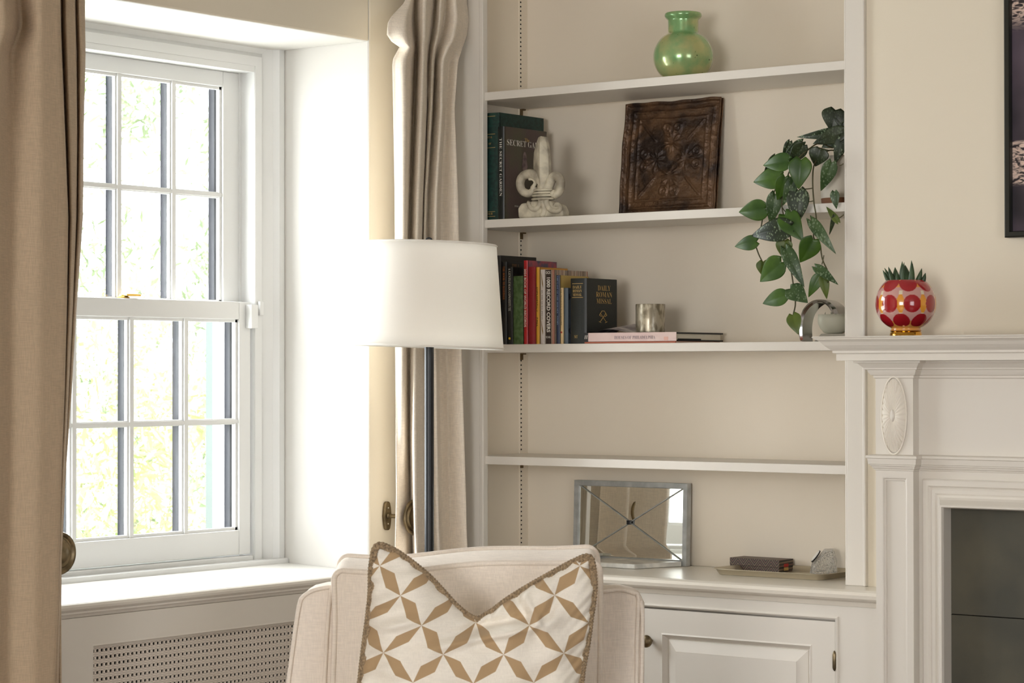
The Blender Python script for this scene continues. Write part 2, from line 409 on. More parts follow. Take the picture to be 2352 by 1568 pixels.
for a in ((GY0, yL, GZ0, GZ1), (yR, GY1, GZ0, GZ1), (yL, yR, zT, GZ1), (yL, yR, GZ0, zB)):
    bm.faces.new([bm.verts.new((GXX, y, z)) for y, z in ((a[0], a[2]), (a[1], a[2]), (a[1], a[3]), (a[0], a[3]))])
me = bpy.data.meshes.new('grille'); bm.to_mesh(me); bm.free(); me.materials.append(perf_mat()); g = bpy.data.objects.new('grille', me); COL.objects.link(g); g.parent = rad; g['kind'] = 'stuff'
obj('backing', bxm(-.056, -.045, GY0, GY1, GZ0, GZ1), M['black'], rad)
# ================================================================== outdoors
obj('garden_ground', bxm(-14, -.51, -6, 14, -.7, -.5), mat('lawn', (120, 140, 70), .9, var=.3, vscale=2), kind='structure')
def leafmat(c, c2):
    m = mat('washed_out_leaf', c, .5, c2=c2, vscale=3); return m
LM = [leafmat((216, 220, 178), (184, 198, 144)), leafmat((222, 220, 186), (200, 204, 158)), leafmat((200, 212, 184), (178, 196, 166)), leafmat((172, 184, 150), (146, 162, 128))]  # leaf colours bleached, so the overexposed daylight is partly in the colour
bark = mat('bark', (170, 160, 140), .9, bump=.5, bscale=20)
def shrub(name, label, c, rad_, hgt, n, lm, seed, size=.09):
    rr = random.Random(seed); t = thing(name, label, 'shrub' if 'shrub' in name else 'tree', group='garden plants beyond the window')
    t.location = (c[0], c[1], -.5)
    b = bmesh.new()
    cls = []
    for k in range(max(24, int(hgt*34))):
        th = rr.uniform(0, 2*PI); q = rr.random()**.5; h = rr.uniform(.12, 1); wv = math.sin(PI*min(1, h*.9+.1))**.5
        cls.append(Vector((rad_*q*wv*math.cos(th), rad_*q*wv*math.sin(th), hgt*h)))
    for k in range(n):
        p = rr.choice(cls)+Vector((rr.gauss(0, .09), rr.gauss(0, .09), rr.gauss(0, .11)))
        d = Vector((rr.uniform(-1, 1), rr.uniform(-1, 1), rr.uniform(-1.2, .2))).normalized(); s = d.orthogonal().normalized()
        s = (Matrix.Rotation(rr.uniform(0, 6.28), 3, d) @ s); L = size*rr.uniform(.6, 1.4); w = L*.2
        vs = [b.verts.new(p+o) for o in (-d*L, -s*w, d*L, s*w)]; b.faces.new(vs)
    me = bpy.data.meshes.new('foliage'); b.to_mesh(me); b.free(); me.materials.append(lm)
    f = bpy.data.objects.new('foliage', me); COL.objects.link(f); f.parent = t; f['kind'] = 'stuff'
    b = bmesh.new()
    for k in range(7):
        th = k*.9; e = Vector((rad_*.5*math.cos(th), rad_*.5*math.sin(th), hgt*.6)); tube(b, spline([(0, 0, 0), e*.4+Vector((0, 0, .2)), e], 4), [.010-.001*i for i in range(9)], 6)
    obj('stem', b, bark, t, smooth=True)
shrub('garden_shrub', 'drooping yellow-green shrub low beyond the window, left side of the lower panes', (-3.4, 1.0), .66, 2.3, 6500, LM[0], 1, .045)
shrub('garden_shrub', 'drooping olive shrub beyond the middle lower panes of the window', (-3.9, 2.5), .66, 2.2, 5500, LM[1], 2, .045)
shrub('garden_shrub', 'grey-green shrub beyond the right lower panes of the window', (-4.2, 4.0), .66, 2.3, 6500, LM[2], 3, .045)
shrub('garden_tree', 'pale tall tree far beyond the upper panes of the window', (-8, 6.6), 1.5, 5.6, 14000, LM[3], 4, .05)
shrub('garden_tree', 'pale slender tree behind the left upper panes of the window', (-7.2, 3.6), 1.2, 5.2, 11000, LM[3], 5, .05)
sh = thing('exterior_shutter', 'grey-green open shutter edge standing outside the right lower panes', 'shutter')
p0, p1 = onx(484, 900, -.66), onx(499, 900, -.66)
obj('board', bxm(-.68, -.65, p0.y, p1.y, -.498, 1.55), mat('shutter_paint', (128, 140, 138), .7), sh)
for pyy in (810, 1188):
    q = onx(499, pyy, -.65); bm = bmesh.new(); box(bm, -.651, -.63, q.y-.012, q.y+.008, q.z-.003, q.z+.003); box(bm, -.645, -.63, q.y-.012, q.y-.008, q.z-.008, q.z+.008)
    obj('hook', bm, M['dark'], sh)
# ================================================================== bookcase
bc = thing('built_in_bookcase', 'cream built-in bookcase with adjustable shelves in the alcove', 'bookcase')
SZ = [2.1466, 1.7807, 1.4231, 1.1036]; ST = .0235; CTZ = .7965
STL, STR = .1216, 1.2971
def stile(x0, x1, bead_at, z0, z1, y=0):
    b = bmesh.new(); box(b, x0, x1, y, y+.02, z0, z1)
    return b
b = stile(0.001, STL-.014, 0, CTZ, CEIL-.001); box(b, STL-.014, STL, -.003, .02, CTZ, CEIL-.001)
obj('stile', b, M['trim'], bc, bevel=.0025)
b = stile(STR+.006, 1.352, 0, CTZ, CEIL-.001); box(b, STR, STR+.006, .002, .02, CTZ, CEIL-.001); box(b, 1.352, 1.3605, -.006, .02, CTZ, CEIL-.001)
obj('stile', b, M['trim'], bc, bevel=.0025)
obj('back_panel', bxm(NXL-.02, NXR+.02, NYB, NYB+.012, CTZ+.0005, CEIL-.001), M['niche'], bc)
obj('side_panel', bxm(NXL-.02, NXL, .021, NYB-.0005, CTZ+.001, CEIL-.001), M['niche'], bc)
obj('side_panel', bxm(NXR, NXR+.02, .021, NYB-.0005, CTZ+.001, CEIL-.001), M['niche'], bc)
obj('bookcase_top', bxm(NXL, NXR, .021, NYB, 2.62, 2.64), M['niche'], bc)
for z in SZ:
    obj('shelf', bxm(NXL+.002, NXR-.002, .008, .262, z-ST, z), M['trim'], bc, bevel=.0012)
YS = .2
q = [onx(p, 700, NXL).y for p in (1189, 1201)]; ys0 = sum(q)/2
for xx, sgn in ((NXL, 1), (NXR, -1)):
    obj('shelf_standard', bxm(min(xx, xx+sgn*.004), max(xx, xx+sgn*.004), ys0-.008, ys0+.012, CTZ+.01, 2.6), M['niche'], bc)
bm = bmesh.new(); z = CTZ+.03
while z < 2.58:
    if all(not (s-ST-.006 < z < s+.004) for s in SZ): box(bm, NXL+.0042, NXL+.0048, ys0-.0045, ys0+.0005, z-.0022, z+.0022)
    z += .01312
obj('standard_slots', bm, M['black'], bc, kind='stuff')
for z in SZ:
    bm = bmesh.new(); box(bm, NXL+.004, NXL+.016, ys0-.006, ys0+.008, z-ST-.004, z-ST-.0003); box(bm, NXL+.004, NXL+.008, ys0-.006, ys0+.004, z-ST-.020, z-ST-.004)
    obj('shelf_clip', bm, M['clip'], bc)
# countertop
bm = bmesh.new()
pr = [(.28, .766), (.28, CTZ), (-.085, CTZ), (-.098, .7955), (-.108, .7915), (-.1135, .784), (-.111, .775), (-.104, .7695), (-.096, .768), (-.088, .764), (-.085, .757), (-.083, .752), (-.06, .752)]
XC0, XC1 = -.0+.001, 1.4525
for xa, xb, yb in ((XC0, 1.36, .288), (1.36, XC1, .005)):
    rows = [[bm.verts.new((x, min(y, yb) if y < .2 else yb, z)) for y, z in pr] for x in (xa, xb)]
    for j in range(len(pr)): k = (j+1) % len(pr); bm.faces.new((rows[0][j], rows[0][k], rows[1][k], rows[1][j]))
    for r in rows: bm.faces.new(r)
obj('countertop', bm, M['counter'], label='cream painted countertop with rounded nosing below the bookcase', cat='countertop')
# base cabinet
bcab = thing('base_cabinet', 'cream base cabinet with raised panel door and dark knob right of the armchair', 'cabinet')
BY = -.082
dl, dr = ony(1440, 1388, BY).x - .32, ony(1918, 1424, BY).x
dzt = ony(1700, 1409, BY).z
bm = bmesh.new()
box(bm, dr+.010, XC1-.001, BY, BY+.02, .10, .7515); box(bm, 0.002, dl-.010, BY, BY+.02, .10, .7515); box(bm, dl-.01, dr+.01, BY, BY+.02, dzt+.010, .7515)
obj('face_frame', bm, M['trim'], bcab)
bm = bmesh.new()
sweep(bm, [(dl-.002, .10), (dl-.002, dzt+.002), (dr+.002, dzt+.002), (dr+.002, .10)], [(0, .02), (0, -.002), (-.004, -.005), (-.008, -.002), (-.0085, .02)], lambda u, v, h: (u, BY+h, v))
obj('bead_frame', bm, M['trim'], bcab)
obj('carcass', bxm(.02, 1.355, BY+.022, .27, .02, .745), M['trim'], bcab)
dz0 = .13
dn = thing('door', None, None); dn.parent = bcab
P0, P1 = ony(1518.7, 1456, BY), ony(1865, 1480, BY)
bm = bmesh.new(); a0, a1, az = P0.x, P1.x, P1.z
for a in ((dl, a0, dz0, dzt-.0035), (a1, dr, dz0, dzt-.0035), (a0, a1, az, dzt-.0035), (a0, a1, dz0, .22)):
    box(bm, a[0], a[1], BY, BY+.018, a[2], a[3])
obj('rails', bm, M['trim'], dn)
bm = bmesh.new()
pa = [(a0, .22), (a0, az), (a1, az), (a1, .22)]
sweep(bm, pa, [(0, 0), (.004, -.002), (.008, .003), (.013, .010), (.016, .012)], lambda u, v, h: (u, BY+h, v), closed=True)
obj('panel_moulding', bm, M['trim'], dn)
bm = bmesh.new(); i0, i1 = .016, .046
sweep(bm, pa, [(i0, .012), (i0+.001, .010), (i1, .001), (i1+.001, -.001)], lambda u, v, h: (u, BY+h, v), closed=True)
bm.faces.new([bm.verts.new((x, BY-.001, z)) for x, z in ((a0+i1, .22+i1), (a1-i1, .22+i1), (a1-i1, az-i1), (a0+i1, az-i1))])
obj('raised_panel', bm, M['trim'], dn)
kp = ony(1486, 1472, BY-.02)
bm = bmesh.new(); lathe(bm, [(.004, 0), (.006, -.002), (.005, -.012), (.010, -.015), (.0165, -.020), (.0168, -.026), (.012, -.031), (.003, -.033)], (kp.x, BY, kp.z), 24, 'Y')
obj('knob', bm, M['bronze'], dn, smooth=True)
h0, h1 = ony(1917.5, 1497, BY), ony(1917.5, 1537, BY)
bm = bmesh.new(); lathe(bm, [(.0005, h1.z-.004-h0.z), (.0035, h1.z-h0.z), (.005, h1.z+.005-h0.z), (.005, -.005), (.0035, 0), (.0005, .004)], (dr+.0, BY-.004, h0.z), 12)
obj('hinge', bm, M['bronze'], dn, smooth=True)
# ================================================================== fireplace
fp = thing('fireplace_mantel', 'cream carved wooden fireplace mantel with oval medallion and moulded shelf', 'mantelpiece')
PX0, PX1, PYF = 1.4537, 1.5577, -.12
FRZ = -.09; CX = 2.2
def zof(y, Y): return ony(2036, y, Y).z
def prof_from(tab, base=-.12): return [(p, zof(y, base-p)) for p, y in tab]
plan = lambda u, v, h: (u, v, h)
XE = 2*CX-PX0
# shelf + cove + fascia, straight across
tab = [(.114, 770.8), (.116, 773), (.114, 775.3), (.111, 776), (.111, 778.3), (.107, 779), (.100, 784), (.094, 792), (.086, 799), (.079, 804), (.078, 805), (.078, 810), (.0725, 811), (.071, 813), (.071, 827.5), (.02, 828)]
pr = prof_from(tab); pr = [(-.02, pr[0][1])] + pr + [(-.02, pr[-1][1])]
bm = bmesh.new(); sweep(bm, [(PX0, -.0065), (PX0, PYF), (XE, PYF), (XE, -.0065)], pr, plan)
MZ = pr[0][1]
obj('mantel_shelf', bm, M['trim'], fp)
bm = bmesh.new(); box(bm, PX0-.112, XE+.112, PYF-.112, -.0065, MZ-.006, MZ); obj('mantel_top', bm, M['counter'], fp)
# bed moulding with break fronts
tab = [(.041, 828.2), (.040, 833), (.033, 834), (.028, 839), (.022, 844.5), (.021, 848), (.016, 849), (.013, 855), (.009, 861), (.004, 862.5), (.004, 867), (.0, 869.5)]
pr = [(-.01, zof(828.2, -.16))] + prof_from(tab) + [(-.01, zof(869.5, -.12))]
brk = [(PX0, -0.0065), (PX0, PYF), (PX1, PYF), (PX1, FRZ), (2*CX-PX1, FRZ), (2*CX-PX1, PYF), (XE, PYF), (XE, -.0065)]
bm = bmesh.new(); sweep(bm, brk, pr, plan); obj('bed_moulding', bm, M['trim'], fp)
# lower ledge
LY = PYF-.02
tab = [(0, 1043), (.018, 1046.5), (.019, 1052), (.016, 1053.5), (.014, 1066), (.011, 1067), (.011, 1069.5), (.008, 1070.5), (.006, 1075), (.003, 1077), (.003, 1079), (0, 1080)]
pr = prof_from(tab); pr = [(-.01, pr[0][1])]+pr+[(-.01, pr[-1][1])]
bm = bmesh.new(); sweep(bm, brk, pr, plan); obj('ledge_moulding', bm, M['trim'], fp)
ledz = pr[-1][1]; bedz = zof(869.5, -.12)
# frieze board and body
OX0, OZ1 = ony(2118, 1200, -.105).x, ony(2130, 1100, -.105).z
bm = bmesh.new(); box(bm, PX1, 2*CX-PX1, FRZ, -.001, OZ1-.03, MZ-.02); box(bm, PX1, OX0+.02, FRZ, -.001, 0.001, OZ1-.03); box(bm, 2*CX-OX0-.02, 2*CX-PX1, FRZ, -.001, .001, OZ1-.03)
obj('frieze', bm, M['trim'], fp)
pr0 = ony(2026, 1095, PYF); pr1 = ony(2083, 1100, PYF)
for mx in (False, True):
    f = (lambda x: 2*CX-x) if mx else (lambda x: x)
    b = bmesh.new(); X = sorted((f(PX0), f(PX1)))
    box(b, X[0], X[1], PYF, -.001, pr0.z, MZ-.02)
    for (u0, u1) in ((PX0, pr0.x), (pr1.x, PX1)):
        k = sorted((f(u0), f(u1))); box(b, k[0], k[1], PYF, -.001, .12, pr0.z)
    box(b, X[0], X[1], PYF, -.001, .001, .12)
    k = sorted((f(pr0.x), f(pr1.x))); box(b, k[0], k[1], PYF+.010, -.001, .12, pr0.z)
    po = obj('pilaster', b, M['trim'], fp)
    b = bmesh.new(); sweep(b, [(k[0], .12), (k[0], pr0.z), (k[1], pr0.z), (k[1], .12)], [(0, 0), (.003, .001), (.0045, .004), (.008, .0045), (.009, .010)], lambda u, v, h: (u, PYF+h, v), closed=True)
    obj('recess_moulding', b, M['trim'], po)
    # oval medallion
    c = ony(2054, 954, PYF); cx = f(c.x); ow, oh = .0345, .0955
    b = bmesh.new(); n = 72
    ring = [Vector((cx+ow*math.cos(t), PYF-.002, c.z+oh*math.sin(t))) for t in [2*PI*i/n for i in range(n)]]
    tube(b, ring+[ring[0]], .0026, 6, cap=False)
    # petals radiating in the dish
    cen = b.verts.new((cx, PYF-.008, c.z)); rings = []
    for rr_, hh in ((.18, .0095), (.35, .0125), (.6, .0105), (.8, .0060), (.95, .001)):
        row = []
        for i in range(144):
            t = 2*PI*i/144; ridge = .0040*abs(math.sin(t*18))*min(1, rr_*1.3)
            row.append(b.verts.new((cx+ow*rr_*math.cos(t), PYF-hh-ridge+.001, c.z+oh*rr_*math.sin(t))))
        rings.append(row)
    for i in range(144): b.faces.new((cen, rings[0][i], rings[0][(i+1) % 144]))
    for ra, rb in zip(rings, rings[1:]):
        for i in range(144): b.faces.new((ra[i], ra[(i+1) % 144], rb[(i+1) % 144], rb[i]))
    md = bmesh.new(); obj('oval_medallion', b, mat('carved_white', (236, 229, 216), .5), po, smooth=True); md.free()
    b = bmesh.new(); lathe(b, [(.0075, 0), (.007, -.004), (.003, -.0055)], (0, 0, 0), 20, 'Y')
    for vv in b.verts: vv.co = Vector((cx+vv.co.x*.8, PYF-.007+vv.co.y, c.z+vv.co.z*2.1))
    obj('medallion_boss', b, M['trim'], po, smooth=True)
# casing round the opening
OXI = ony(2176, 1300, -.105).x; OZI = ony(2190, 1158, -.115).z
wcs = OXI-OX0
bm = bmesh.new()
pr = [(0, FRZ), (0, -.103), (.003, -.106), (.016, -.106), (.019, -.102), (.022, -.100), (.026, -.1035), (wcs*.50, -.1035), (wcs*.56, -.1005), (wcs*.64, -.1015), (wcs*.72, -.108), (wcs*.80, -.119), (wcs*.86, -.127), (wcs*.90, -.131), (wcs*.96, -.131), (wcs, -.124), (wcs, -.085)]
sweep(bm, [(OX0, .001), (OX0, OZ1), (2*CX-OX0, OZ1), (2*CX-OX0, .001)], pr, lambda u, v, h: (u, h, v))
obj('opening_casing', bm, M['trim'], fp)
# slate slabs
szj = ony(2260, 1415, -.084).z; SX0 = OXI+.002
for (z0, z1) in ((szj+.001, OZI+.02), (szj-.36, szj-.001), (.001, szj-.362)):
    obj('slate_slab', bxm(SX0-.01, SX0+.30, -.0845, -.02, z0, z1), M['slate'], fp, bevel=.001)
obj('slate_slab', bxm(SX0+.302, 2*CX-SX0-.302, -.0845, -.02, .78, OZI+.02), M['slate'], fp, bevel=.001)
for (z0, z1) in ((.41, OZI+.02), (.001, .408)):
    obj('slate_slab', bxm(2*CX-SX0-.30, 2*CX-SX0+.01, -.0845, -.02, z0, z1), M['slate'], fp, bevel=.001)
obj('firebox', bxm(SX0+.30, 2*CX-SX0-.30, -.05, -.01, .001, .78), M['black'], fp)
# ================================================================== objects on the shelves
def ppm(d): return F/d
def dep(p): return (Vector(p)-CAM).dot(FW)
def lathe_px(name, label, cat, cxpx, basepy, Y, prof_px, m, basez, seg=64, parts=None, mats=None):
    """profile given as (radius px, height px above base) at the object's own depth"""
    c = ony(cxpx, basepy, Y); c.z = basez+.0004; k = 1/ppm(dep(c)); return c, k
# --- green mercury glass vase
def vase_mat():
    m = mat('mercury_green', (128, 172, 116), .22, .35, bump=.08, bscale=30, c2=(186, 188, 130), vscale=16, coat=.6)
    n = m.node_tree.nodes; l = m.node_tree.links; b = n['Principled BSDF']
    t = n.new('ShaderNodeTexNoise'); t.inputs['Scale'].default_value = 95; t.inputs['Detail'].default_value = 3
    l.new(n['Texture Coordinate'].outputs['Object'], t.inputs['Vector'])
    cr = n.new('ShaderNodeValToRGB'); cr.color_ramp.elements[0].position = .70; cr.color_ramp.elements[1].position = .74; l.new(t.outputs[0], cr.inputs[0])
    src = b.inputs['Base Color'].links[0].from_socket
    mx = n.new('ShaderNodeMix'); mx.data_type = 'RGBA'; l.new(cr.outputs[0], mx.inputs[0]); l.new(src, mx.inputs[6]); mx.inputs[7].default_value = lin((52, 70, 36)); l.new(mx.outputs[2], b.inputs['Base Color'])
    return m
c, k = lathe_px('', '', '', 1569.5, 172, .125, None, None, SZ[0])
pf = [(40, 0), (42, 2), (41, 6), (47, 9), (58, 20), (66, 36), (69, 52), (67, 70), (60, 86), (50, 99), (40, 106), (35.5, 110), (35, 118), (35, 136), (36, 140), (40, 144), (42.5, 148), (42.5, 152), (41, 155), (38, 155), (34, 151), (33, 136), (33, 112)]
pf = [Vector(p+(0,)) for p in pf]; pf = [(p.x*k, p.y*k) for p in spline(pf, 4)]
bm = bmesh.new(); lathe(bm, pf, c, 72)
obj('vase', bm, vase_mat(), smooth=True, label='green mercury glass vase with round body on the top shelf', cat='vase')
# --- pressed tin tile leaning on the niche wall
tt = thing('tin_tile', 'rusty brown square pressed tin tile leaning on the alcove wall', 'decorative tile')
Yb = .235; A = ony(1424, 489, Yb); B = ony(1645, 476, Yb); ztop = ony(1662, 224, .275).z
xl, xr = A.x, B.x; hgt = math.hypot(ztop-SZ[1], .04)
upv = Vector((0, .04, ztop-SZ[1])).normalized(); rv = Vector((1, 0, .0)).normalized(); nv = Vector((0, -1, 0)).cross(rv); nv = rv.cross(upv)
O = Vector((xl, Yb, SZ[1]+.0005)); wd_ = xr-xl
def tin_h(u, v):
    h = 0; e = min(u, v, 1-u, 1-v)
    h += .006*smoothstep((.035-e)/.02)                     # rolled rim
    h += .003*math.exp(-((e-.085)/.012)**2)
    h += .0025*math.exp(-((e-.15)/.008)**2)
    if e > .17:                                            # cusped inner frame and four scroll sprigs
        x, y = abs(u-.5), abs(v-.5); r = math.hypot(x, y)
        for (cx_, cy_) in ((.27, 0), (0, .27)):
            for s in (-1, 1):
                dx, dy = (x-cx_, y-.055*s) if cx_ else (x-.055*s, y-cy_)
                q = math.hypot(dx, dy); h += .004*math.exp(-((q-.035)/.010)**2)*.8+.003*math.exp(-(q/.012)**2)
            ang = math.atan2(y-cy_*.55, x-cx_*.55); q = math.hypot(x-cx_*.6, y-cy_*.6)
            h += .003*max(0, math.cos(ang*9))*math.exp(-((q-.06)/.035)**2)
        h += .003*math.exp(-((abs(x-y)+.3*max(0, .25-r))/.014)**2)*(1 if r > .22 else 0)
        h += .002*math.exp(-((r-.12)/.02)**2)
    return h
bm = bmesh.new(); N = 130; g = []
for i in range(N+1):
    row = []
    for j in range(N+1):
        u, v = i/N, j/N; wob = .0015*math.sin(7*v+1)+.001*math.sin(17*v); wob2 = .0012*math.sin(9*u)+.001*math.sin(23*u)
        p = O+rv*((u*wd_)+wob*(1 if u < .5 else .6)*abs(2*u-1))+upv*(max(0, v*hgt+wob2*v))+nv*(1.6*tin_h(u, v)+.002+.0008*math.sin(40*u)*math.sin(37*v)); row.append(bm.verts.new(p))
    g.append(row)
for i in range(N):
    for j in range(N): bm.faces.new((g[i][j], g[i+1][j], g[i+1][j+1], g[i][j+1]))
obj('pressed_sheet', bm, M['tin'], tt, smooth=True)
bm = bmesh.new(); prism(bm, [O+nv*.0008+rv*a*wd_+upv*b_*hgt for a, b_ in ((.003, .0), (.997, .0), (.997, .995), (.003, .995))], -nv*.004); obj('tin_backing', bm, M['tin'], tt)
# --- books
def bookm(name, c, rough=.5, var=0, c2=None, vs=40): return mat(name, c, rough, bump=.1, bscale=300, var=var, c2=c2, vscale=vs)
def book(label, x0, x1, zb, zt, yf, dpt, cover, group, t=.0025, pages=True, spine=None, front=None):
    b = thing('book', label, 'book', group)
    bm = bmesh.new()
    box(bm, x0, x0+t, yf+.003, yf+dpt, zb, zt); box(bm, x1-t, x1, yf+.003, yf+dpt, zb, zt)
    obj('cover', bm, front or cover, b, bevel=.0006)
    bm = bmesh.new(); n = 6                                  # slightly rounded spine
    pts = [(x0+(x1-x0)*i/n, yf+.0035-.0035*math.sin(PI*i/n)**.6) for i in range(n+1)]
    prism(bm, [(x, y, zb) for x, y in pts]+[(x1, yf+.006, zb), (x0, yf+.006, zb)], (0, 0, zt-zb))
    obj('spine', bm, spine or cover, b)
    obj('pages', bxm(x0+t, x1-t, yf+.006, yf+dpt-.004, zb+.003, zt-.004), M['paper'], b)
    return b
Z3 = SZ[2]+.0003; YF3 = .03
def X3(px, y=700): return ony(px, y, YF3).x
def Zt(px, py, Y=YF3): return ony(px, py, Y).z
def depto(px_end, X, py=620): return onx(px_end, py, X).y-YF3
BL = {}
def b3(key, label, p0, p1, ptop, pend, cover, **kw):
    x0, x1 = X3(p0)+.0004, X3(p1)-.0004; zt = Zt(p0, ptop); d = min(depto(pend, x1), .245)
    BL[key] = (book(label, x0, x1, Z3, zt, YF3, d, cover, 'books on the middle shelf', **kw), x0, x1, zt, d); return BL[key]
K = dict
b3('a', 'tallest black hardback at the left end of the middle shelf row, beside the lampshade', 1130, 1150, 587, 1232, bookm('black_cloth', (34, 30, 26)))
b3('b', 'black book with small orange spine lettering, second from the lampshade', 1151.5, 1163.5, 601, 1200, bookm('black_gloss', (24, 24, 22), .3))
b3('c', 'narrow black book with white spine lettering left of the green book', 1164, 1177, 613, 1200, bookm('black_matt', (20, 21, 20), .4))
b3('d', 'green mottled book with a ribbed spine left of the bright red book', 1177.5, 1200.5, 634, 1215, bookm('green_cloth', (92, 118, 74), .6, c2=(70, 96, 52), vs=90))
redb = bookm('bright_red', (196, 30, 34), .3)
b3('e', 'bright red annual with white spine lettering and patterned blue cover', 1201.5, 1211.5, 598, 1279, redb, front=bookm('blue_pattern', (70, 66, 92), .3, c2=(170, 70, 84), vs=45), spine=redb)
b3('f', 'dark crimson hardback right of the bright red annual', 1212, 1229.5, 613, 1290, bookm('crimson', (150, 24, 36), .35))
orb = bookm('orange_cover', (206, 146, 56), .4)
b3('g', 'thin yellow book with dark lettering right of the crimson hardback', 1230, 1238.5, 613.5, 1304, bookm('yellow_cover', (226, 168, 46), .4), front=orb)
b3('h', 'white paperback with a brown feather drawn on its spine', 1239.5, 1250.5, 619, 1330, bookm('white_cover', (222, 212, 206), .4))
def stripes(name, cols, scale, axis):
    m = mat(name, cols[0], .4); n = m.node_tree.nodes; l = m.node_tree.links
    sp = n.new('ShaderNodeSeparateXYZ'); l.new(n['Texture Coordinate'].outputs['Object'], sp.inputs[0])
    t = n.new('ShaderNodeTexNoise'); t.noise_dimensions = '1D'; t.inputs['Scale'].default_value = scale; t.inputs['Detail'].default_value = 1
    l.new(sp.outputs[axis], t.inputs['W']); cr = n.new('ShaderNodeValToRGB'); cr.color_ramp.interpolation = 'CONSTANT'
    e = cr.color_ramp.elements; k_ = len(cols)
    while len(e) < k_: e.new(.5)
    for i, q in enumerate(cols): e[i].position = .3+.4*i/k_ if i else 0; e[i].color = lin(q)
    l.new(t.outputs['Fac'], cr.inputs[0]); l.new(cr.outputs[0], n['Principled BSDF'].inputs['Base Color']); return m
stm = stripes('record_stripes', [(70, 56, 50), (196, 176, 150), (120, 92, 76), (222, 206, 180), (150, 90, 70), (90, 80, 76)], 160, 'Y')
b3('i', 'thick square book of record covers with striped top edge and white bubble lettering', 1251, 1275.5, 620, 1350, bookm('dark_brown', (58, 46, 42), .4), front=stm)
b3('j', 'dark blue paperback right of the record covers book', 1276, 1285.5, 632, 1352, bookm('navy', (38, 50, 78), .4), front=bookm('straw_cover', (190, 160, 90), .5))
b3('k', 'short cream spined book with a red dot, beside the blue paperback', 1286, 1293.5, 661, 1320, bookm('cream_spine', (222, 192, 142), .5), front=bookm('slate_blue', (92, 104, 112), .5))
b3('l', 'short slate blue book half hidden behind the black missal', 1294, 1304, 661, 1330, bookm('slate_blue2', (88, 100, 110), .5))
def spine_text(key, s, m, zc, hpx, frac=.6, serf=False, dx=0, bold=None):
    b, x0, x1, zt, d = BL[key]; w = (x1-x0)
    text('spine_title', s, m, b, ((x0+x1)/2+dx, YF3-.0004, zc), (0, 0, -1), (1, 0, 0), width=hpx, height=w*frac, serf=serf, bold=bold)
mm = 1/750
spine_text('b', 'THE BOOK TO BASEBALL', mat('orange_ink', (190, 110, 50), .6), Zt(1158, 650), 72*mm, .42, True)
spine_text('c', 'A GENTLEMAN CONSTITUTE', M['white'], Zt(1170, 665), 92*mm, .40, True)
spine_text('e', '2024 BOOK OF WORLD RECORDS', M['white'], Zt(1206, 684), 124*mm, .52, bold=.012)
spine_text('g', 'DIPLOMACY    FALL', M['ink'], Zt(1234, 705), 84*mm, .42)
spine_text('i', '1000 RECORD COVERS', M['white'], Zt(1260, 700), 116*mm, .34, bold=.03, dx=-.0045)
spine_text('j', 'THE LAST OF THE HOUSES   STORY', mat('pale_blue_ink', (150, 170, 200), .6), Zt(1281, 690), 104*mm, .34, True)
spine_text('k', 'THE PRIMITIVE WATERWORK', M['ink'], Zt(1290, 705), 78*mm, .34, True)
spine_text('h', 'BY THE QUILL PRESS', M['ink'], Zt(1245, 700), 62*mm, .30, True)
# feather shapes on the white spine, red band beside the record title, dot, small marks
def flat(name, pts, m, par, off=(0, -.0004, 0)):
    bm = bmesh.new(); bm.faces.new([bm.verts.new(Vector(p)+Vector(off)) for p in pts]); return obj(name, bm, m, par)
b, x0, x1, zt, d = BL['h']; w = x1-x0
fe = mat('feather_ink', (140, 112, 60), .6)
for (za, zb_) in ((625, 662), (734, 770)):
    A_, B_ = Zt(1245, za), Zt(1245, zb_); flat('feather', [(x0+w*.3, YF3, A_), (x0+w*.42, YF3, A_-.006), (x0+w*.75, YF3, B_+.01), (x0+w*.72, YF3, B_), (x0+w*.5, YF3, B_+.014)], fe, b)
b, x0, x1, zt, d = BL['i']; w = x1-x0
flat('rose_band', [(x0+w*.66, YF3, Z3), (x0+w*.96, YF3, Z3), (x0+w*.96, YF3, zt), (x0+w*.66, YF3, zt)], stripes('rose_stripes', [(168, 92, 78), (206, 176, 150), (150, 74, 64), (214, 200, 176), (110, 86, 80)], 300, 'X'), b, (0, -.0008, 0))
text('spine_title', 'IOCX', M['white'], b, (x0+w*.34, YF3-.0006, Zt(1256, 626)), (1, 0, 0), (0, 0, 1), width=w*.5, height=.008, bold=.03)
text('spine_title', 'MICHAEL', M['white'], b, (x0+w*.34, YF3-.0006, Zt(1256, 774)), (1, 0, 0), (0, 0, 1), width=w*.5, height=.006)
b, x0, x1, zt, d = BL['k']; bm = bmesh.new(); lathe(bm, [(.0026, -.0006), (.0026, 0)], ((x0+x1)/2, YF3, Zt(1289, 763)), 16, 'Y'); obj('red_dot', bm, M['redink'], b)
b, x0, x1, zt, d = BL['c']; bm = bmesh.new(); lathe(bm, [(.0035, -.0006), (.0035, 0)], ((x0+x1)/2, YF3, Zt(1170, 777)), 16, 'Y'); obj('yellow_dot', bm, M['yellow'], b)
b, x0, x1, zt, d = BL['b']
text('cover_title', 'THE L', mat('bronze_ink', (150, 110, 66), .5), b, (x1+.0004, onx(1184, 609, x1).y, onx(1184, 610, x1).z), (0, 1, 0), (0, 0, 1), width=.036, height=.0085, serf=True)
b, x0, x1, zt, d = BL['l']
for ch, py in (('R', 681), ('C', 759)):
    q = onx(1302, py, x1+.0003); text('cover_title', ch, M['ink'], b, (x1+.0004, YF3+.012, q.z), (0, 1, 0), (0, 0, 1), height=.016, serf=True)
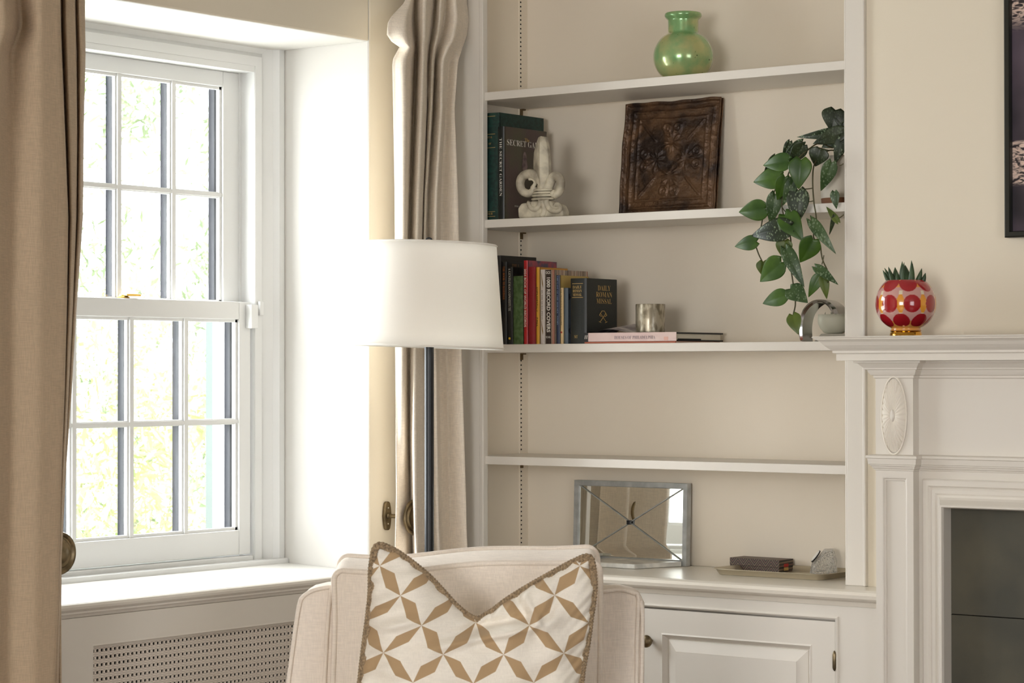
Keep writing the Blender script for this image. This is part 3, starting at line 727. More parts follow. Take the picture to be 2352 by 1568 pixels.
# missal
mcov = bookm('black_leather', (22, 27, 25), .45)
YM = .018
mx0, mx1 = ony(1308, 700, YM).x, ony(1345, 700, YM).x; mzt = ony(1320, 639, YM).z
md_ = onx(1417.5, 700, mx1).y-YM
mb = thing('missal', 'black leather book with gold DAILY ROMAN MISSAL lettering on its cover', 'book', 'books on the middle shelf')
bm = bmesh.new(); n = 10
pts = [(mx0+(mx1-mx0)*i/n, YM+.006-.006*math.sin(PI*i/n)**.55) for i in range(n+1)]
prism(bm, [(x, y, Z3) for x, y in pts]+[(mx1, YM+.01, Z3), (mx0, YM+.01, Z3)], (0, 0, mzt-Z3)); obj('spine', bm, mcov, mb, smooth=False)
bm = bmesh.new(); box(bm, mx0, mx0+.003, YM+.008, YM+md_, Z3, mzt); box(bm, mx1-.003, mx1, YM+.008, YM+md_, Z3, mzt); obj('cover', bm, mcov, mb, bevel=.002)
obj('pages', bxm(mx0+.003, mx1-.003, YM+.01, YM+md_-.004, Z3+.003, mzt-.004), mat('gilt_pages', (90, 70, 40), .4, .3), mb)
for i, (wrd, py) in enumerate((('DAILY', 661.5), ('ROMAN', 676.5), ('MISSAL', 691.5))):
    q = onx(1387, py, mx1); text('cover_title', wrd, M['gold'], mb, (mx1+.0005, q.y, q.z), (0, 1, 0), (0, 0, 1), width=(.062, .078, .074)[i], height=.0145, serf=True)
    q2 = ony(1327, 659+8.8*i, YM); text('spine_title', wrd, M['gold'], mb, ((mx0+mx1)/2, YM-.0008, q2.z), (1, 0, 0), (0, 0, 1), width=.031, height=.008, serf=True)
for py in (651, 683): q2 = ony(1327, py, YM); obj('gold_rule', bxm((mx0+mx1)/2-.018, (mx0+mx1)/2+.018, YM-.001, YM+.002, q2.z-.0006, q2.z+.0006), M['gold'], mb)
q = onx(1385, 727, mx1)       # crossed gold emblem on the cover
bm = bmesh.new()
def gl(a, b_): tube(bm, [(mx1+.0006, q.y+a[0]*.001, q.z+a[1]*.001), (mx1+.0006, q.y+b_[0]*.001, q.z+b_[1]*.001)], .0008, 5)
for a, b_ in (((-14, -14), (14, 10)), ((14, -14), (-14, 10)), ((-18, 4), (-6, 16)), ((-6, 16), (6, 16)), ((6, 16), (18, 4)), ((-18, 4), (-8, 0)), ((18, 4), (8, 0)), ((-20, -14), (-10, -17)), ((20, -14), (10, -17))): gl(a, b_)
obj('gold_emblem', bm, M['gold'], mb)
q2 = ony(1322, 773, YM); text('spine_title', 'MT', M['gold'], mb, ((mx0+mx1)/2-.005, YM-.0008, q2.z), (1, 0, 0), (0, 0, 1), width=.012, height=.008, serf=True)
# --- big flat book, lying in front/right of the missal
YH = .012
hx0, hx1 = ony(1326, 775, YH).x, ony(1554, 775, YH).x
hz1 = ony(1540, 762.5, YH).z; hzm = ony(1400, 784.5, YH).z
mx1b = mx1+.001
hb = thing('large_flat_book', 'large picture book lying flat with pale pink jacket spine on the middle shelf', 'book')
hx0 = max(hx0, mx1b+.001)
# the book starts right of the missal; its jacket shows pink with a black left end
hd = .235
bm = bmesh.new(); box(bm, hx0, hx1, YH, YH+hd, hz1-.0045, hz1); box(bm, hx0, hx1, YH, YH+hd, hzm, hzm+.004); obj('cover', bm, bookm('black_board', (20, 18, 18), .5), hb, bevel=.0006)
obj('pages', bxm(hx0+.004, hx1-.004, YH+.004, YH+hd-.008, hzm+.004, hz1-.0045), M['paper'], hb)
xj = ony(1350, 775, YH-.001).x
bm = bmesh.new(); box(bm, hx0+.012, hx1+.0004, YH-.0022, YH, hzm+.0004, hz1+.0006); obj('jacket_spine', bm, bookm('pink_jacket', (222, 198, 190), .5, c2=(214, 186, 180), vs=14), hb, bevel=.001)
obj('jacket_end', bxm(hx0, hx0+.012, YH-.0022, YH, hzm+.0004, hz1+.0006), M['ink'], hb)
bm = bmesh.new()
for i in range(3): tube(bm, [(hx0+.001+.0036*i, YH-.0026, hzm+.008), (hx0+.003+.0036*i, YH-.0026, hz1-.006)], .0006, 5)
obj('jacket_mark', bm, M['white'], hb)
q = ony(1458, 774.5, YH-.002); text('spine_title', 'HOUSES OF PHILADELPHIA', mat('grey_ink', (120, 108, 116), .6), hb, (q.x, YH-.0024, q.z), (1, 0, 0), (0, 0, 1), width=.135, height=.0088, serf=True)
q = ony(1530, 777, YH-.002); text('spine_title', '岩', mat('pale_red_ink', (214, 160, 140), .6), hb, (q.x, YH-.0024, q.z), (1, 0, 0), (0, 0, 1), height=.010) if False else obj('publisher_mark', bxm(q.x-.007, q.x+.007, YH-.0024, YH-.0022, q.z-.005, q.z+.005), mat('pale_red_ink', (218, 172, 156), .6), hb)
ub = thing('thin_orange_book', 'thin terracotta book lying flat under the large picture book', 'book')
obj('cover', bxm(hx0+.001, hx1-.001, YH-.004, YH+.22, Z3, hzm-.0003), bookm('terracotta', (168, 92, 66), .6), ub, bevel=.0006)
obj('pages', bxm(hx0+.003, hx1+.0005, YH, YH+.215, Z3+.0014, hzm-.0015), M['paper'], ub)
obj('bookmark', bxm(hx1-.003, hx1+.001, YH+.01, YH+.12, hzm+.003, hzm+.007), M['black'], hb)
# loose leaflet with dark drawing, slightly curled, on the book
lf0 = hz1+.0006
bm = bmesh.new(); g = []
for i in range(9):
    row = []
    for j in range(5):
        u, v_ = i/8, j/4; x = hx0+.002+u*.135; y = YH+.012+v_*.13
        row.append(bm.verts.new((x, y, lf0+.0005+.026*max(0, math.sin(PI*min(1, u*1.02)))**1.2*(.35+.65*v_))))
    g.append(row)
for i in range(8):
    for j in range(4): bm.faces.new((g[i][j], g[i+1][j], g[i+1][j+1], g[i][j+1]))
obj('leaflet', bm, mat('leaflet_paper', (206, 198, 194), .6, c2=(130, 120, 122), vscale=22), smooth=True, label='curled grey leaflet lying on the large flat book', cat='leaflet')
# --- votive cup
YV = .10; c = ony(1494, 759, YV); c.z = hz1+.0008; k = 1/ppm(dep(c))
vm = mat('mercury_silver', (186, 176, 154), .38, .6, c2=(132, 122, 102), vscale=42, bump=.05, bscale=50, coat=.3)
n_ = vm.node_tree.nodes
for e_ in n_:
    if e_.type == 'VALTORGB': e_.color_ramp.elements[0].position = .45; e_.color_ramp.elements[1].position = .58
    if e_.type == 'MAPPING': e_.inputs['Scale'].default_value = (1.6, 1.6, .7)
pf = [(.0, 0), (30, 0), (33.5, 1.5), (34, 6), (34, 64), (33.5, 65.5), (32.5, 65.5), (32, 64), (31.5, 8), (0, 6)]
bm = bmesh.new(); lathe(bm, [(max(r*k, .0002), h*k) for r, h in pf], c, 48, cap=False)
obj('votive_cup', bm, vm, smooth=True, autos=True, label='mottled silver glass candle cup standing on the flat book', cat='candle holder')
# --- shelf 2 books
Z2 = SZ[1]+.0003; YF2 = .03
gx0, gx1 = .0685, ony(1146, 400, YF2).x
gzt = ony(1130, 259, YF2).z
gd = onx(1249, 300, gx1).y-YF2
gcl = bookm('dark_green_cloth', (22, 58, 50), .5, c2=(14, 40, 36), vs=120)
bk = book('tall dark green cloth bound book with gilt bands against the left of the second shelf', gx0, gx1, Z2, gzt, YF2, min(gd, .24), gcl, 'books on the second shelf', t=.003)
for py in (267, 308, 339, 486, 497):
    z = ony(1128, py, YF2).z; obj('gilt_band', bxm(ony(1119, py, YF2).x, ony(1137, py, YF2).x, YF2-.0006, YF2+.001, z-.0006, z+.0006), M['gold'], bk)
for s_, py, w_ in (('ET AL', 315, .016), ('OF', 330, .009), ('VOL 88', 491, .018)):
    q = ony(1126, py, YF2); text('spine_title', s_, M['gold'], bk, (q.x, YF2-.0009, q.z), (1, 0, 0), (0, 0, 1), width=w_, height=.006, serf=True)
YSG = .022
sx0, sx1 = gx1+.0006, ony(1157.5, 400, YSG).x
szt = ony(1152, 290, YSG).z
sgm = bookm('garden_jacket', (74, 76, 52), .35, c2=(78, 62, 58), vs=9)
sb = book('book titled THE SECRET GARDEN with dark floral jacket behind the fleur-de-lis ornament', sx0, sx1, Z2, szt, YSG, min(onx(1256, 310, sx1).y-YSG, .25), sgm, 'books on the second shelf', t=.003, spine=bookm('black_spine', (14, 22, 20), .4))
text('spine_title', 'THE SECRET GARDEN', M['white'], sb, ((sx0+sx1)/2+.001, YSG-.0008, ony(1150, 384, YSG).z), (0, 0, -1), (1, 0, 0), width=.166, height=.0085, serf=True)
q = onx(1196, 330, sx1); text('cover_title', 'SECRET GARDEN', M['white'], sb, (sx1+.0006, q.y+.034, q.z), (0, 1, 0), (0, 0, 1), width=.20, height=.017, serf=True)
q = onx(1210, 322, sx1); text('cover_title', 'The', M['gold'], sb, (sx1+.0006, q.y, q.z), (0, 1, 0), (0, 0, 1), height=.010, serf=True)
q = onx(1190, 474, sx1); text('cover_title', 'FRANCES', M['white'], sb, (sx1+.0006, q.y+.01, q.z), (0, 1, 0), (0, 0, 1), width=.055, height=.005, serf=True)
q = onx(1205, 372, sx1); flat('cover_flower', [(sx1, q.y+.03*math.cos(t)*(.5 if math.sin(t) < 0 else .35), q.z+.03*math.sin(t)) for t in [2*PI*i/16 for i in range(16)]], mat('pale_flower', (128, 108, 110), .4, c2=(90, 72, 74), vscale=60), sb, (.0006, 0, 0))
# --- fleur-de-lis ornament
fl = thing('fleur_de_lis', 'whitewashed wooden fleur-de-lis ornament standing before the dark books', 'ornament')
YL = -0.0 + .045; YLs = YL
def LP(zx, zy, dy=0):            # close-up grid of the ornament: origin (1100,240), 5.6 per pixel
    p = ony(1100+zx/5.6, 240+zy/5.6, YL); return Vector((p.x, YL+dy, p.z))
# spear: ridge front, left and right outlines
rows_ = [((745, 425), (855, 412), (862, 415)), ((712, 520), (846, 500), (882, 520)), ((690, 620), (842, 620), (898, 620)), ((682, 720), (840, 740), (906, 740)), ((684, 820), (842, 860), (910, 860)), ((720, 920), (846, 960), (908, 940)), ((790, 1040), (850, 1060), (900, 1040)), ((820, 1100), (852, 1110), (890, 1100))]
bm = bmesh.new(); rr = []
for L_, C_, Q_ in rows_:
    mid = ((L_[0]+C_[0])/2, (L_[1]+C_[1])/2)
    rr.append([bm.verts.new(LP(L_[0], L_[1], 0.006)), bm.verts.new(LP(mid[0]-8, mid[1], -.008)), bm.verts.new(LP(C_[0], C_[1], -.022)), bm.verts.new(LP(Q_[0], Q_[1], -.004)), bm.verts.new(LP(Q_[0], Q_[1], .010)), bm.verts.new(LP(L_[0], L_[1], .014))])
for a, b_ in zip(rr, rr[1:]):
    for j in range(6): bm.faces.new((a[j], a[(j+1) % 6], b_[(j+1) % 6], b_[j]))
bm.faces.new(rr[0]); bm.faces.new(rr[-1][::-1])
obj('spear_petal', bm, M['finial'], fl, bevel=.001)
def curl(name, pts, r0, r1, dy=0):
    p = spline([LP(x, y, dy-.0) for x, y in pts], 6); n = len(p); bm = bmesh.new()
    tube(bm, p, [(r0+(r1-r0)*i/(n-1)) for i in range(n)], 12)
    return obj(name, bm, M['finial'], fl, smooth=True)
curl('side_petal', [(850, 1090), (805, 990), (740, 920), (650, 890), (560, 930), (530, 1020), (560, 1110), (640, 1145), (700, 1110), (710, 1060)], .0150, .0105)
curl('side_petal', [(690, 1075), (730, 1010), (700, 960), (650, 960)], .006, .004, -.002)
curl('side_petal', [(880, 1090), (920, 1000), (960, 930), (1020, 930), (1052, 1000), (1040, 1100), (990, 1160), (950, 1130)], .0145, .011)
for i, (yy, xa, xb) in enumerate(((1102, 715, 950), (1140, 708, 955), (1176, 690, 958), (1218, 686, 962))):
    bm = bmesh.new(); a, b_ = LP(xa, yy), LP(xb, yy-4); c_ = (a+b_)/2; rx = (b_.x-a.x)/2-.003
    pts = [Vector((c_.x+rx*math.cos(t), YL+.0-.019*math.sin(t), c_.z)) for t in [2*PI*j/28 for j in range(29)]]
    tube(bm, pts, .0035, 8, cap=False); obj('ring_band', bm, M['finial'], fl, smooth=True)
bm = bmesh.new(); c_ = (LP(825, 1150)); lathe(bm, [(.018, LP(0, 1240).z-c_.z), (.017, 0), (.018, LP(0, 1085).z-c_.z)], (c_.x, YL, c_.z), 20)
for v_ in bm.verts: v_.co.y = YL+(v_.co.y-YL)*.8
obj('waist', bm, M['finial'], fl, smooth=True)
bm = bmesh.new(); zb0 = Z2
P_ = [(700, 1240), (690, 1300), (640, 1265), (575, 1275), (532, 1340), (538, 1430), (545, 1468), (1110, 1440), (1118, 1380), (1080, 1300), (1020, 1262), (985, 1290), (955, 1240)]
pp = [LP(x, y, -.014) for x, y in P_]
for p_ in pp: p_.z = max(p_.z, zb0)
prism(bm, pp, (0, .034, 0)); obj('foot', bm, M['finial'], fl, bevel=.006, seg=4, smooth=True)
curl('foot_petal', [(840, 1235), (820, 1300), (770, 1350), (710, 1335), (680, 1280), (690, 1250)], .009, .006, -.014)
curl('foot_petal', [(900, 1235), (930, 1320), (985, 1370), (1050, 1375), (1090, 1340), (1060, 1290), (1020, 1290)], .009, .006, -.014)
curl('foot_petal', [(850, 1240), (880, 1330), (870, 1400), (840, 1432)], .010, .008, -.012)
# --- curved polished sculpture, plinth and bowl on the middle shelf
def BP(zx, zy, Y): return ony(1680+zx/5.225, 500+zy/5.225, Y)
YC = .035
sc = thing('curved_sculpture', 'polished metal ribbon sculpture curling over the small pale bowl on the middle shelf', 'sculpture')
outer = spline([BP(x, y, YC) for x, y in ((815, 1470), (800, 1400), (797, 1300), (815, 1190), (850, 1100), (920, 1020), (1010, 982), (1100, 985), (1180, 1020), (1245, 1085), (1275, 1150))], 6)
inner = spline([BP(x, y, YC) for x, y in ((850, 1492), (842, 1400), (842, 1300), (862, 1190), (900, 1115), (950, 1060), (1020, 1020), (1085, 1020), (1145, 1060), (1180, 1110), (1200, 1150))], 6)
bm = bmesh.new(); rr = []
for a, b_ in zip(outer, inner):
    a = Vector((a.x, YC, max(a.z, Z3))); b_ = Vector((b_.x, YC, max(b_.z, Z3)))
    m_ = (a+b_)/2
    rr.append([bm.verts.new(a+Vector((0, .004, 0))), bm.verts.new(m_+Vector((0, -.001, 0))), bm.verts.new(b_+Vector((0, .004, 0))), bm.verts.new(b_+Vector((0, .055, 0))), bm.verts.new(a+Vector((0, .055, 0)))])
for a, b_ in zip(rr, rr[1:]):
    for j in range(5): bm.faces.new((a[j], a[(j+1) % 5], b_[(j+1) % 5], b_[j]))
bm.faces.new(rr[0]); bm.faces.new(rr[-1][::-1])
obj('ribbon', bm, M['steel'], sc, smooth=True, autos=True)
YP = .10; pb = BP(985, 1440, YP)
bm = bmesh.new(); x0 = pb.x; zt_ = BP(1100, 1392, YP+.02).z
prism(bm, [(x0, YP, Z3), (x0+.022, YP, zt_), (x0+.125, YP, zt_), (x0+.125, YP, Z3)], (0, .10, 0)); obj('plinth', bm, mat('grey_plinth', (176, 170, 156), .5), sc, bevel=.002)
bw = thing('bowl_planter', 'small pale ceramic bowl with tiny succulent tips on a grey plinth', 'planter')
c = ony(1916, 764, YP+.05); c.z = zt_+.0006; k = 1/ppm(dep(c))
pf = [(16, 0), (20, 1), (24, 3), (32, 12), (37, 24), (38, 34), (36.5, 44), (34.5, 44), (35, 34), (30, 20), (4, 10)]
bm = bmesh.new(); lathe(bm, [(r*k, h*k) for r, h in pf], c, 40); obj('bowl', bm, M['bowl'], bw, smooth=True)
bm = bmesh.new(); lathe(bm, [(.001, 39*k), (33*k, 38*k)], c, 24, cap=False); obj('soil', bm, M['soil'], bw)
gm = mat('succulent_green', (74, 92, 64), .5); rr_ = random.Random(5)
for i in range(12):
    a = rr_.uniform(0, 6.28); r = rr_.uniform(5, 30)*k; p = c+Vector((r*math.cos(a), r*math.sin(a), 38*k)); bm = bmesh.new()
    tube(bm, [p, p+Vector((rr_.uniform(-.004, .004), rr_.uniform(-.004, .004), rr_.uniform(.009, .015)))], [.0016, .0004], 5); obj('leaf', bm, gm, bw)
# ================================================================== trailing plant
pl = thing('trailing_plant', 'trailing houseplant with silver-marked heart leaves spilling from its pot on the second shelf', 'plant')
potc = ony(1925, 462, .085); k = 1/ppm(dep(potc)); cx_ = ony(1931, 460, .085); pcz = Z2
pc = Vector((cx_.x, .085, pcz))
bm = bmesh.new(); lathe(bm, [(r*k, h*k) for r, h in ((42, 0), (44, 2), (45, 14))], pc, 40); obj('pot_base', bm, M['terra'], pl, smooth=True, autos=True)
bm = bmesh.new(); lathe(bm, [(r*k, h*k) for r, h in ((45, 14.2), (46, 60), (47.5, 110), (45.5, 110), (44, 100), (2, 98))], pc, 40); obj('pot', bm, M['pot'], pl, smooth=True, autos=True)
def leaf_mat(name, c, c2, silver=0):
    m = mat(name, c, .38, c2=c2, vscale=18, spec=.4); n = m.node_tree.nodes; l = m.node_tree.links; b = n['Principled BSDF']
    if silver:
        t = n.new('ShaderNodeTexVoronoi'); t.inputs['Scale'].default_value = 190; t.inputs['Randomness'].default_value = 1
        mp = n.new('ShaderNodeMapping'); mp.inputs['Scale'].default_value = (1, 1, .6); l.new(n['Texture Coordinate'].outputs['Object'], mp.inputs[0]); l.new(mp.outputs[0], t.inputs['Vector'])
        t2 = n.new('ShaderNodeTexNoise'); t2.inputs['Scale'].default_value = 60; l.new(mp.outputs[0], t2.inputs['Vector'])
        ad = n.new('ShaderNodeMath'); ad.operation = 'SUBTRACT'; l.new(t2.outputs['Fac'], ad.inputs[0]); l.new(t.outputs['Distance'], ad.inputs[1])
        cr = n.new('ShaderNodeValToRGB'); cr.color_ramp.elements[0].position = .14; cr.color_ramp.elements[1].position = .26; l.new(ad.outputs[0], cr.inputs[0])
        ml = n.new('ShaderNodeMath'); ml.operation = 'MULTIPLY'; ml.inputs[1].default_value = silver; l.new(cr.outputs[0], ml.inputs[0])
        src = b.inputs['Base Color'].links[0].from_socket; mx = n.new('ShaderNodeMix'); mx.data_type = 'RGBA'
        l.new(ml.outputs[0], mx.inputs[0]); l.new(src, mx.inputs[6]); mx.inputs[7].default_value = lin((132, 150, 118)); l.new(mx.outputs[2], b.inputs['Base Color'])
    return m
LG = leaf_mat('leaf_green', (68, 100, 28), (44, 74, 22)); LO = leaf_mat('leaf_olive', (92, 108, 42), (70, 88, 34))
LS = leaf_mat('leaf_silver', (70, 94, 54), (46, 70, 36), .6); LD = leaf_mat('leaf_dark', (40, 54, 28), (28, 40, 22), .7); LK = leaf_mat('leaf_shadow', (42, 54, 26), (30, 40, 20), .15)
vein = mat('leaf_vein', (60, 92, 50), .5)
def A(zx, zy): return (1680+zx/5.6, 240+zy/5.6)
def Bp(zx, zy): return (1680+zx/5.225, 500+zy/5.225)
lr = random.Random(3)
def leaf(base, tip, w, Y, m, yaw=None, bend=.10, asym=0):
    b = ony(base[0], base[1], Y); t = ony(tip[0], tip[1], Y+lr.uniform(-.01, .01)); L = t-b; ln = L.length
    view = (CAM-b).normalized(); side = L.normalized().cross(view).normalized(); nrm = side.cross(L.normalized()).normalized()
    if nrm.dot(view) < 0: nrm = -nrm
    roll = lr.uniform(-.25, .25) if yaw is None else yaw
    side = (Matrix.Rotation(roll, 3, L.normalized()) @ side); nrm = (Matrix.Rotation(roll, 3, L.normalized()) @ nrm)
    wm = 1.16*w/ppm(dep(b))/2/math.cos(roll)
    bm = bmesh.new(); nu_, nv_ = 14, 8; g = []
    for i in range(nu_+1):
        u = i/nu_
        wid = (math.sin(PI*min(1, (u*.93+.07))**.62)**.85) if u < 1 else .0
        wid = max(0.0, wid)*(1-.25*u)
        row = []
        for j in range(-nv_, nv_+1):
            s = j/nv_; lobe = -.10*ln*max(0, 1-u*5)*(1-abs(abs(s)-.55)/.55)*1.2  # rounded lobes behind the stalk
            z = .10*wm*abs(s)*2-.0-.5*wm*(s*s)*.25
            p = b+L*u+L.normalized()*lobe+side*(s*wm*wid*(1+asym*s))+nrm*(z*wid+bend*ln*(math.sin(PI*u)*.5-.5*u*u))
            row.append(bm.verts.new(p))
        g.append(row)
    for i in range(nu_):
        for j in range(2*nv_): bm.faces.new((g[i][j], g[i+1][j], g[i+1][j+1], g[i][j+1]))
    bmesh.ops.remove_doubles(bm, verts=bm.verts[:], dist=1e-5)
    o = obj('leaf', bm, m, pl, smooth=True); md = o.modifiers.new('thick', 'SOLIDIFY'); md.thickness = .0006
    return o
Fy = -.035
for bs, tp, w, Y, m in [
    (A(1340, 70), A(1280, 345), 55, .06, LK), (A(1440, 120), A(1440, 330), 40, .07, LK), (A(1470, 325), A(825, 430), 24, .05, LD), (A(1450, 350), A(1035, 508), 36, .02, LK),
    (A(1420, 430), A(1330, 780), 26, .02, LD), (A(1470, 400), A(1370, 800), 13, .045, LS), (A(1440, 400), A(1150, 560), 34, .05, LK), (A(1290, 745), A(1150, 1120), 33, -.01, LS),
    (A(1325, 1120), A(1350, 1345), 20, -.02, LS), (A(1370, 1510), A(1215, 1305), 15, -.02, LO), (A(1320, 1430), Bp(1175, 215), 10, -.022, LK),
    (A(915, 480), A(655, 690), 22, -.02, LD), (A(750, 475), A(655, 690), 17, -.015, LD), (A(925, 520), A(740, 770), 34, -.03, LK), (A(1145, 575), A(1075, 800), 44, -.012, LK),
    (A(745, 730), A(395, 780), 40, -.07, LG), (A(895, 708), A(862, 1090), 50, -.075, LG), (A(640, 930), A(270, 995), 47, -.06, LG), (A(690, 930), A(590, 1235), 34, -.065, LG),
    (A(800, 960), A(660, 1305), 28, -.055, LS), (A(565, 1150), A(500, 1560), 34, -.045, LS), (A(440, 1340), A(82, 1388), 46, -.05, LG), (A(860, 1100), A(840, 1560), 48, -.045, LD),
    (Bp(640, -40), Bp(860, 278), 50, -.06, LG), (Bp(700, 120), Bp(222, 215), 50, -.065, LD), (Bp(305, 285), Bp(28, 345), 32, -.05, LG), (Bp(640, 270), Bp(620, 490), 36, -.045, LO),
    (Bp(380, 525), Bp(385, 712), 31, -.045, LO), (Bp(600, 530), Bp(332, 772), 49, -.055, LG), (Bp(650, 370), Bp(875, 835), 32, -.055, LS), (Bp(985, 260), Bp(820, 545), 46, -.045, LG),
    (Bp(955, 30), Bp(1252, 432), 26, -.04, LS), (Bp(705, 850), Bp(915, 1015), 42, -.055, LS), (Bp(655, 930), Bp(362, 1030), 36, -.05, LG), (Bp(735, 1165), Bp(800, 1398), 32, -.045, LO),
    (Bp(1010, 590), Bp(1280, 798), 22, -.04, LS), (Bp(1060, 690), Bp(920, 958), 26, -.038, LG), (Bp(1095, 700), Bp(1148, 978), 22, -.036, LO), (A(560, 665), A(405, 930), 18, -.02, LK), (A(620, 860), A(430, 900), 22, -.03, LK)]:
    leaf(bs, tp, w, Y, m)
def stemline(pts, Ys, r=.0018):
    P_ = spline([ony(p[0], p[1], y) for p, y in zip(pts, Ys)], 6); bm = bmesh.new(); tube(bm, P_, r, 6); obj('stem', bm, M['stem'], pl, smooth=True)
stemline([A(1400, 610), A(1260, 590), A(1130, 680), (A(1060, 790)), A(1045, 1000), A(1060, 1250), A(1092, 1480), Bp(985, 230), Bp(1060, 310), Bp(1080, 440), Bp(1100, 520), Bp(1150, 625)], [.06, .04, 0, -.02, -.03, -.03, -.03, -.03, -.03, -.03, -.03, -.03])
stemline([A(1300, 560), A(1140, 500), A(1000, 570), A(800, 760), A(700, 1000), A(650, 1320), Bp(700, 200), Bp(715, 340), Bp(718, 620), Bp(735, 750), Bp(768, 1010), Bp(742, 1165)], [.05, .02, -.02, -.03, -.035, -.035, -.035, -.035, -.035, -.035, -.035, -.035])
stemline([A(1250, 590), A(1020, 560), A(700, 760), A(540, 1150), A(430, 1340), Bp(345, 160), Bp(290, 290), Bp(320, 420), Bp(372, 530)], [.05, 0, -.02, -.025, -.03, -.03, -.03, -.03, -.03])
for a, b_ in ((A(895, 1085), A(1045, 1075)), (A(965, 1247), A(1060, 1237)), (A(1380, 1460), A(1445, 1415)), (A(650, 1320), A(715, 1400)), (Bp(605, 540), Bp(650, 510)), (Bp(1085, 560), Bp(1110, 450)), (Bp(1130, 790), Bp(1165, 765)), (A(1440, 760), A(1390, 785))):
    stemline([a, ((a[0]+b_[0])/2, (a[1]+b_[1])/2+1), b_], [-.03]*3, .0014)
# ================================================================== on the countertop
# mirror with X bars
YMi = .262; mL = ony(1321, 1101, YMi); mR = ony(1581, 1297, YMi)
mi = thing('cross_bar_mirror', 'rectangular mirror with zinc frame and crossed metal bars standing on the countertop', 'mirror')
zt = ony(1450, 1106, YMi).z; ml, mr, z0, z1 = mL.x, mR.x, CTZ+.0006, zt; fw_ = .014; lean = .008
def MP(x, y, z): return Vector((x, y+lean*(z-z0)/(z1-z0), z))
bm = bmesh.new()
sweep(bm, [(ml, z0), (ml, z1), (mr, z1), (mr, z0)], [(0, .020), (0, 0), (fw_, 0), (fw_+.002, .004), (fw_+.002, .010)], lambda u, v, h: MP(u, YMi-.012+h, v), closed=True)
obj('frame', bm, M['zinc'], mi)
bm = bmesh.new(); prism(bm, [MP(x, YMi-.005, z) for x, z in ((ml+.01, z0+.01), (mr-.01, z0+.01), (mr-.01, z1-.01), (ml+.01, z1-.01))], (0, .008, 0)); obj('mirror_glass', bm, M['mirror'], mi)
i0, i1, j0, j1 = ml+fw_+.002, mr-fw_-.002, z0+fw_, z1-fw_; cmx, cmz = (i0+i1)/2, (j0+j1)/2
for s in (-1, 1):
    for q in (-1, 1):
        bm = bmesh.new(); tube(bm, [MP(cmx+s*.006, YMi-.008, cmz+q*.004), MP(i1 if s > 0 else i0, YMi-.008, j1 if q > 0 else j0)], .0016, 6); obj('cross_bar', bm, M['zinc'], mi)
bm = bmesh.new(); box(bm, cmx-.006, cmx+.006, YMi-.0135, YMi-.004, cmz-.006, cmz+.006); obj('centre_clip', bm, M['dark'], mi, bevel=.001)
# marble slab
Fr, Fl, Rr = onz(1457.5, 1307, CTZ), onz(1300, 1297.5, CTZ), onz(1573, 1288.5, CTZ)
Rr = Vector((mr-.012, YMi-.016, CTZ+.0006))
Fl.z = Fr.z = CTZ+.0006
Ll = Fl+(Rr-Fr)
while Ll.y > YMi-.016: Ll = Fl+(Ll-Fl)*.97
bm = bmesh.new(); prism(bm, [Fl, Fr, Rr, Ll], (0, 0, .013)); obj('marble_slab', bm, M['marble'], bevel=.002, label='white grey-veined marble slab lying in front of the mirror', cat='serving board')
c = onz(1344, 1277, CTZ+.0145); c.z = CTZ+.0142; k = 1/ppm(dep(c))
cs = thing('stone_trivet', 'round pale stone trivet on the marble slab by the left of the mirror', 'trivet')
bm = bmesh.new(); lathe(bm, [(.005, .004), (.0055, 0), (30*k, 0), (41*k, .003), (42*k, .008), (41*k, .0095), (8*k, .0100), (.006, .0095)], c, 48); obj('disc', bm, M['stone'], cs, smooth=True, autos=True)
bm = bmesh.new(); lathe(bm, [(.005, .0101), (.0001, .0101)], c, 16, cap=False); obj('centre_hole', bm, M['ink'], cs)
# tray
ty = thing('metal_tray', 'shallow pewter tray with flared rim on the right end of the countertop', 'tray')
TL, TB = onz(1646, 1319, CTZ), onz(1884, 1333, CTZ)
Lc = Vector((TL.x, TL.y, CTZ+.0006)); wv = Vector((TB.x-TL.x, TB.y-TL.y, 0)); wlen = wv.length; wv.normalize(); dv = Vector((-wv.y, wv.x, 0))
wlen += .0; td = .19
def TP(u, v, z): return Lc+wv*u+dv*v+Vector((0, 0, z))
bm = bmesh.new(); loops = []
for off, z in ((-.0, .0), (-.009, .013), (-.016, .0155), (-.015, .017), (-.006, .0145), (.003, .002)):
    pts = []; r = .02
    for cx_, cy_, a0_ in ((wlen-r, r, -90), (wlen-r, td-r, 0), (r, td-r, 90), (r, r, 180)):
        for q in range(6):
            t = math.radians(a0_+q*18); pts.append(bm.verts.new(TP(cx_+(r-off)*math.cos(t), cy_+(r-off)*math.sin(t), z)))
    loops.append(pts)
for a, b_ in zip(loops, loops[1:]):
    for i in range(24): bm.faces.new((a[i], a[(i+1) % 24], b_[(i+1) % 24], b_[i]))
bm.faces.new(loops[0]); bm.faces.new(loops[-1])
obj('tray_body', bm, M['tray'], ty, smooth=True, autos=True)
tz = CTZ+.0006+.0026
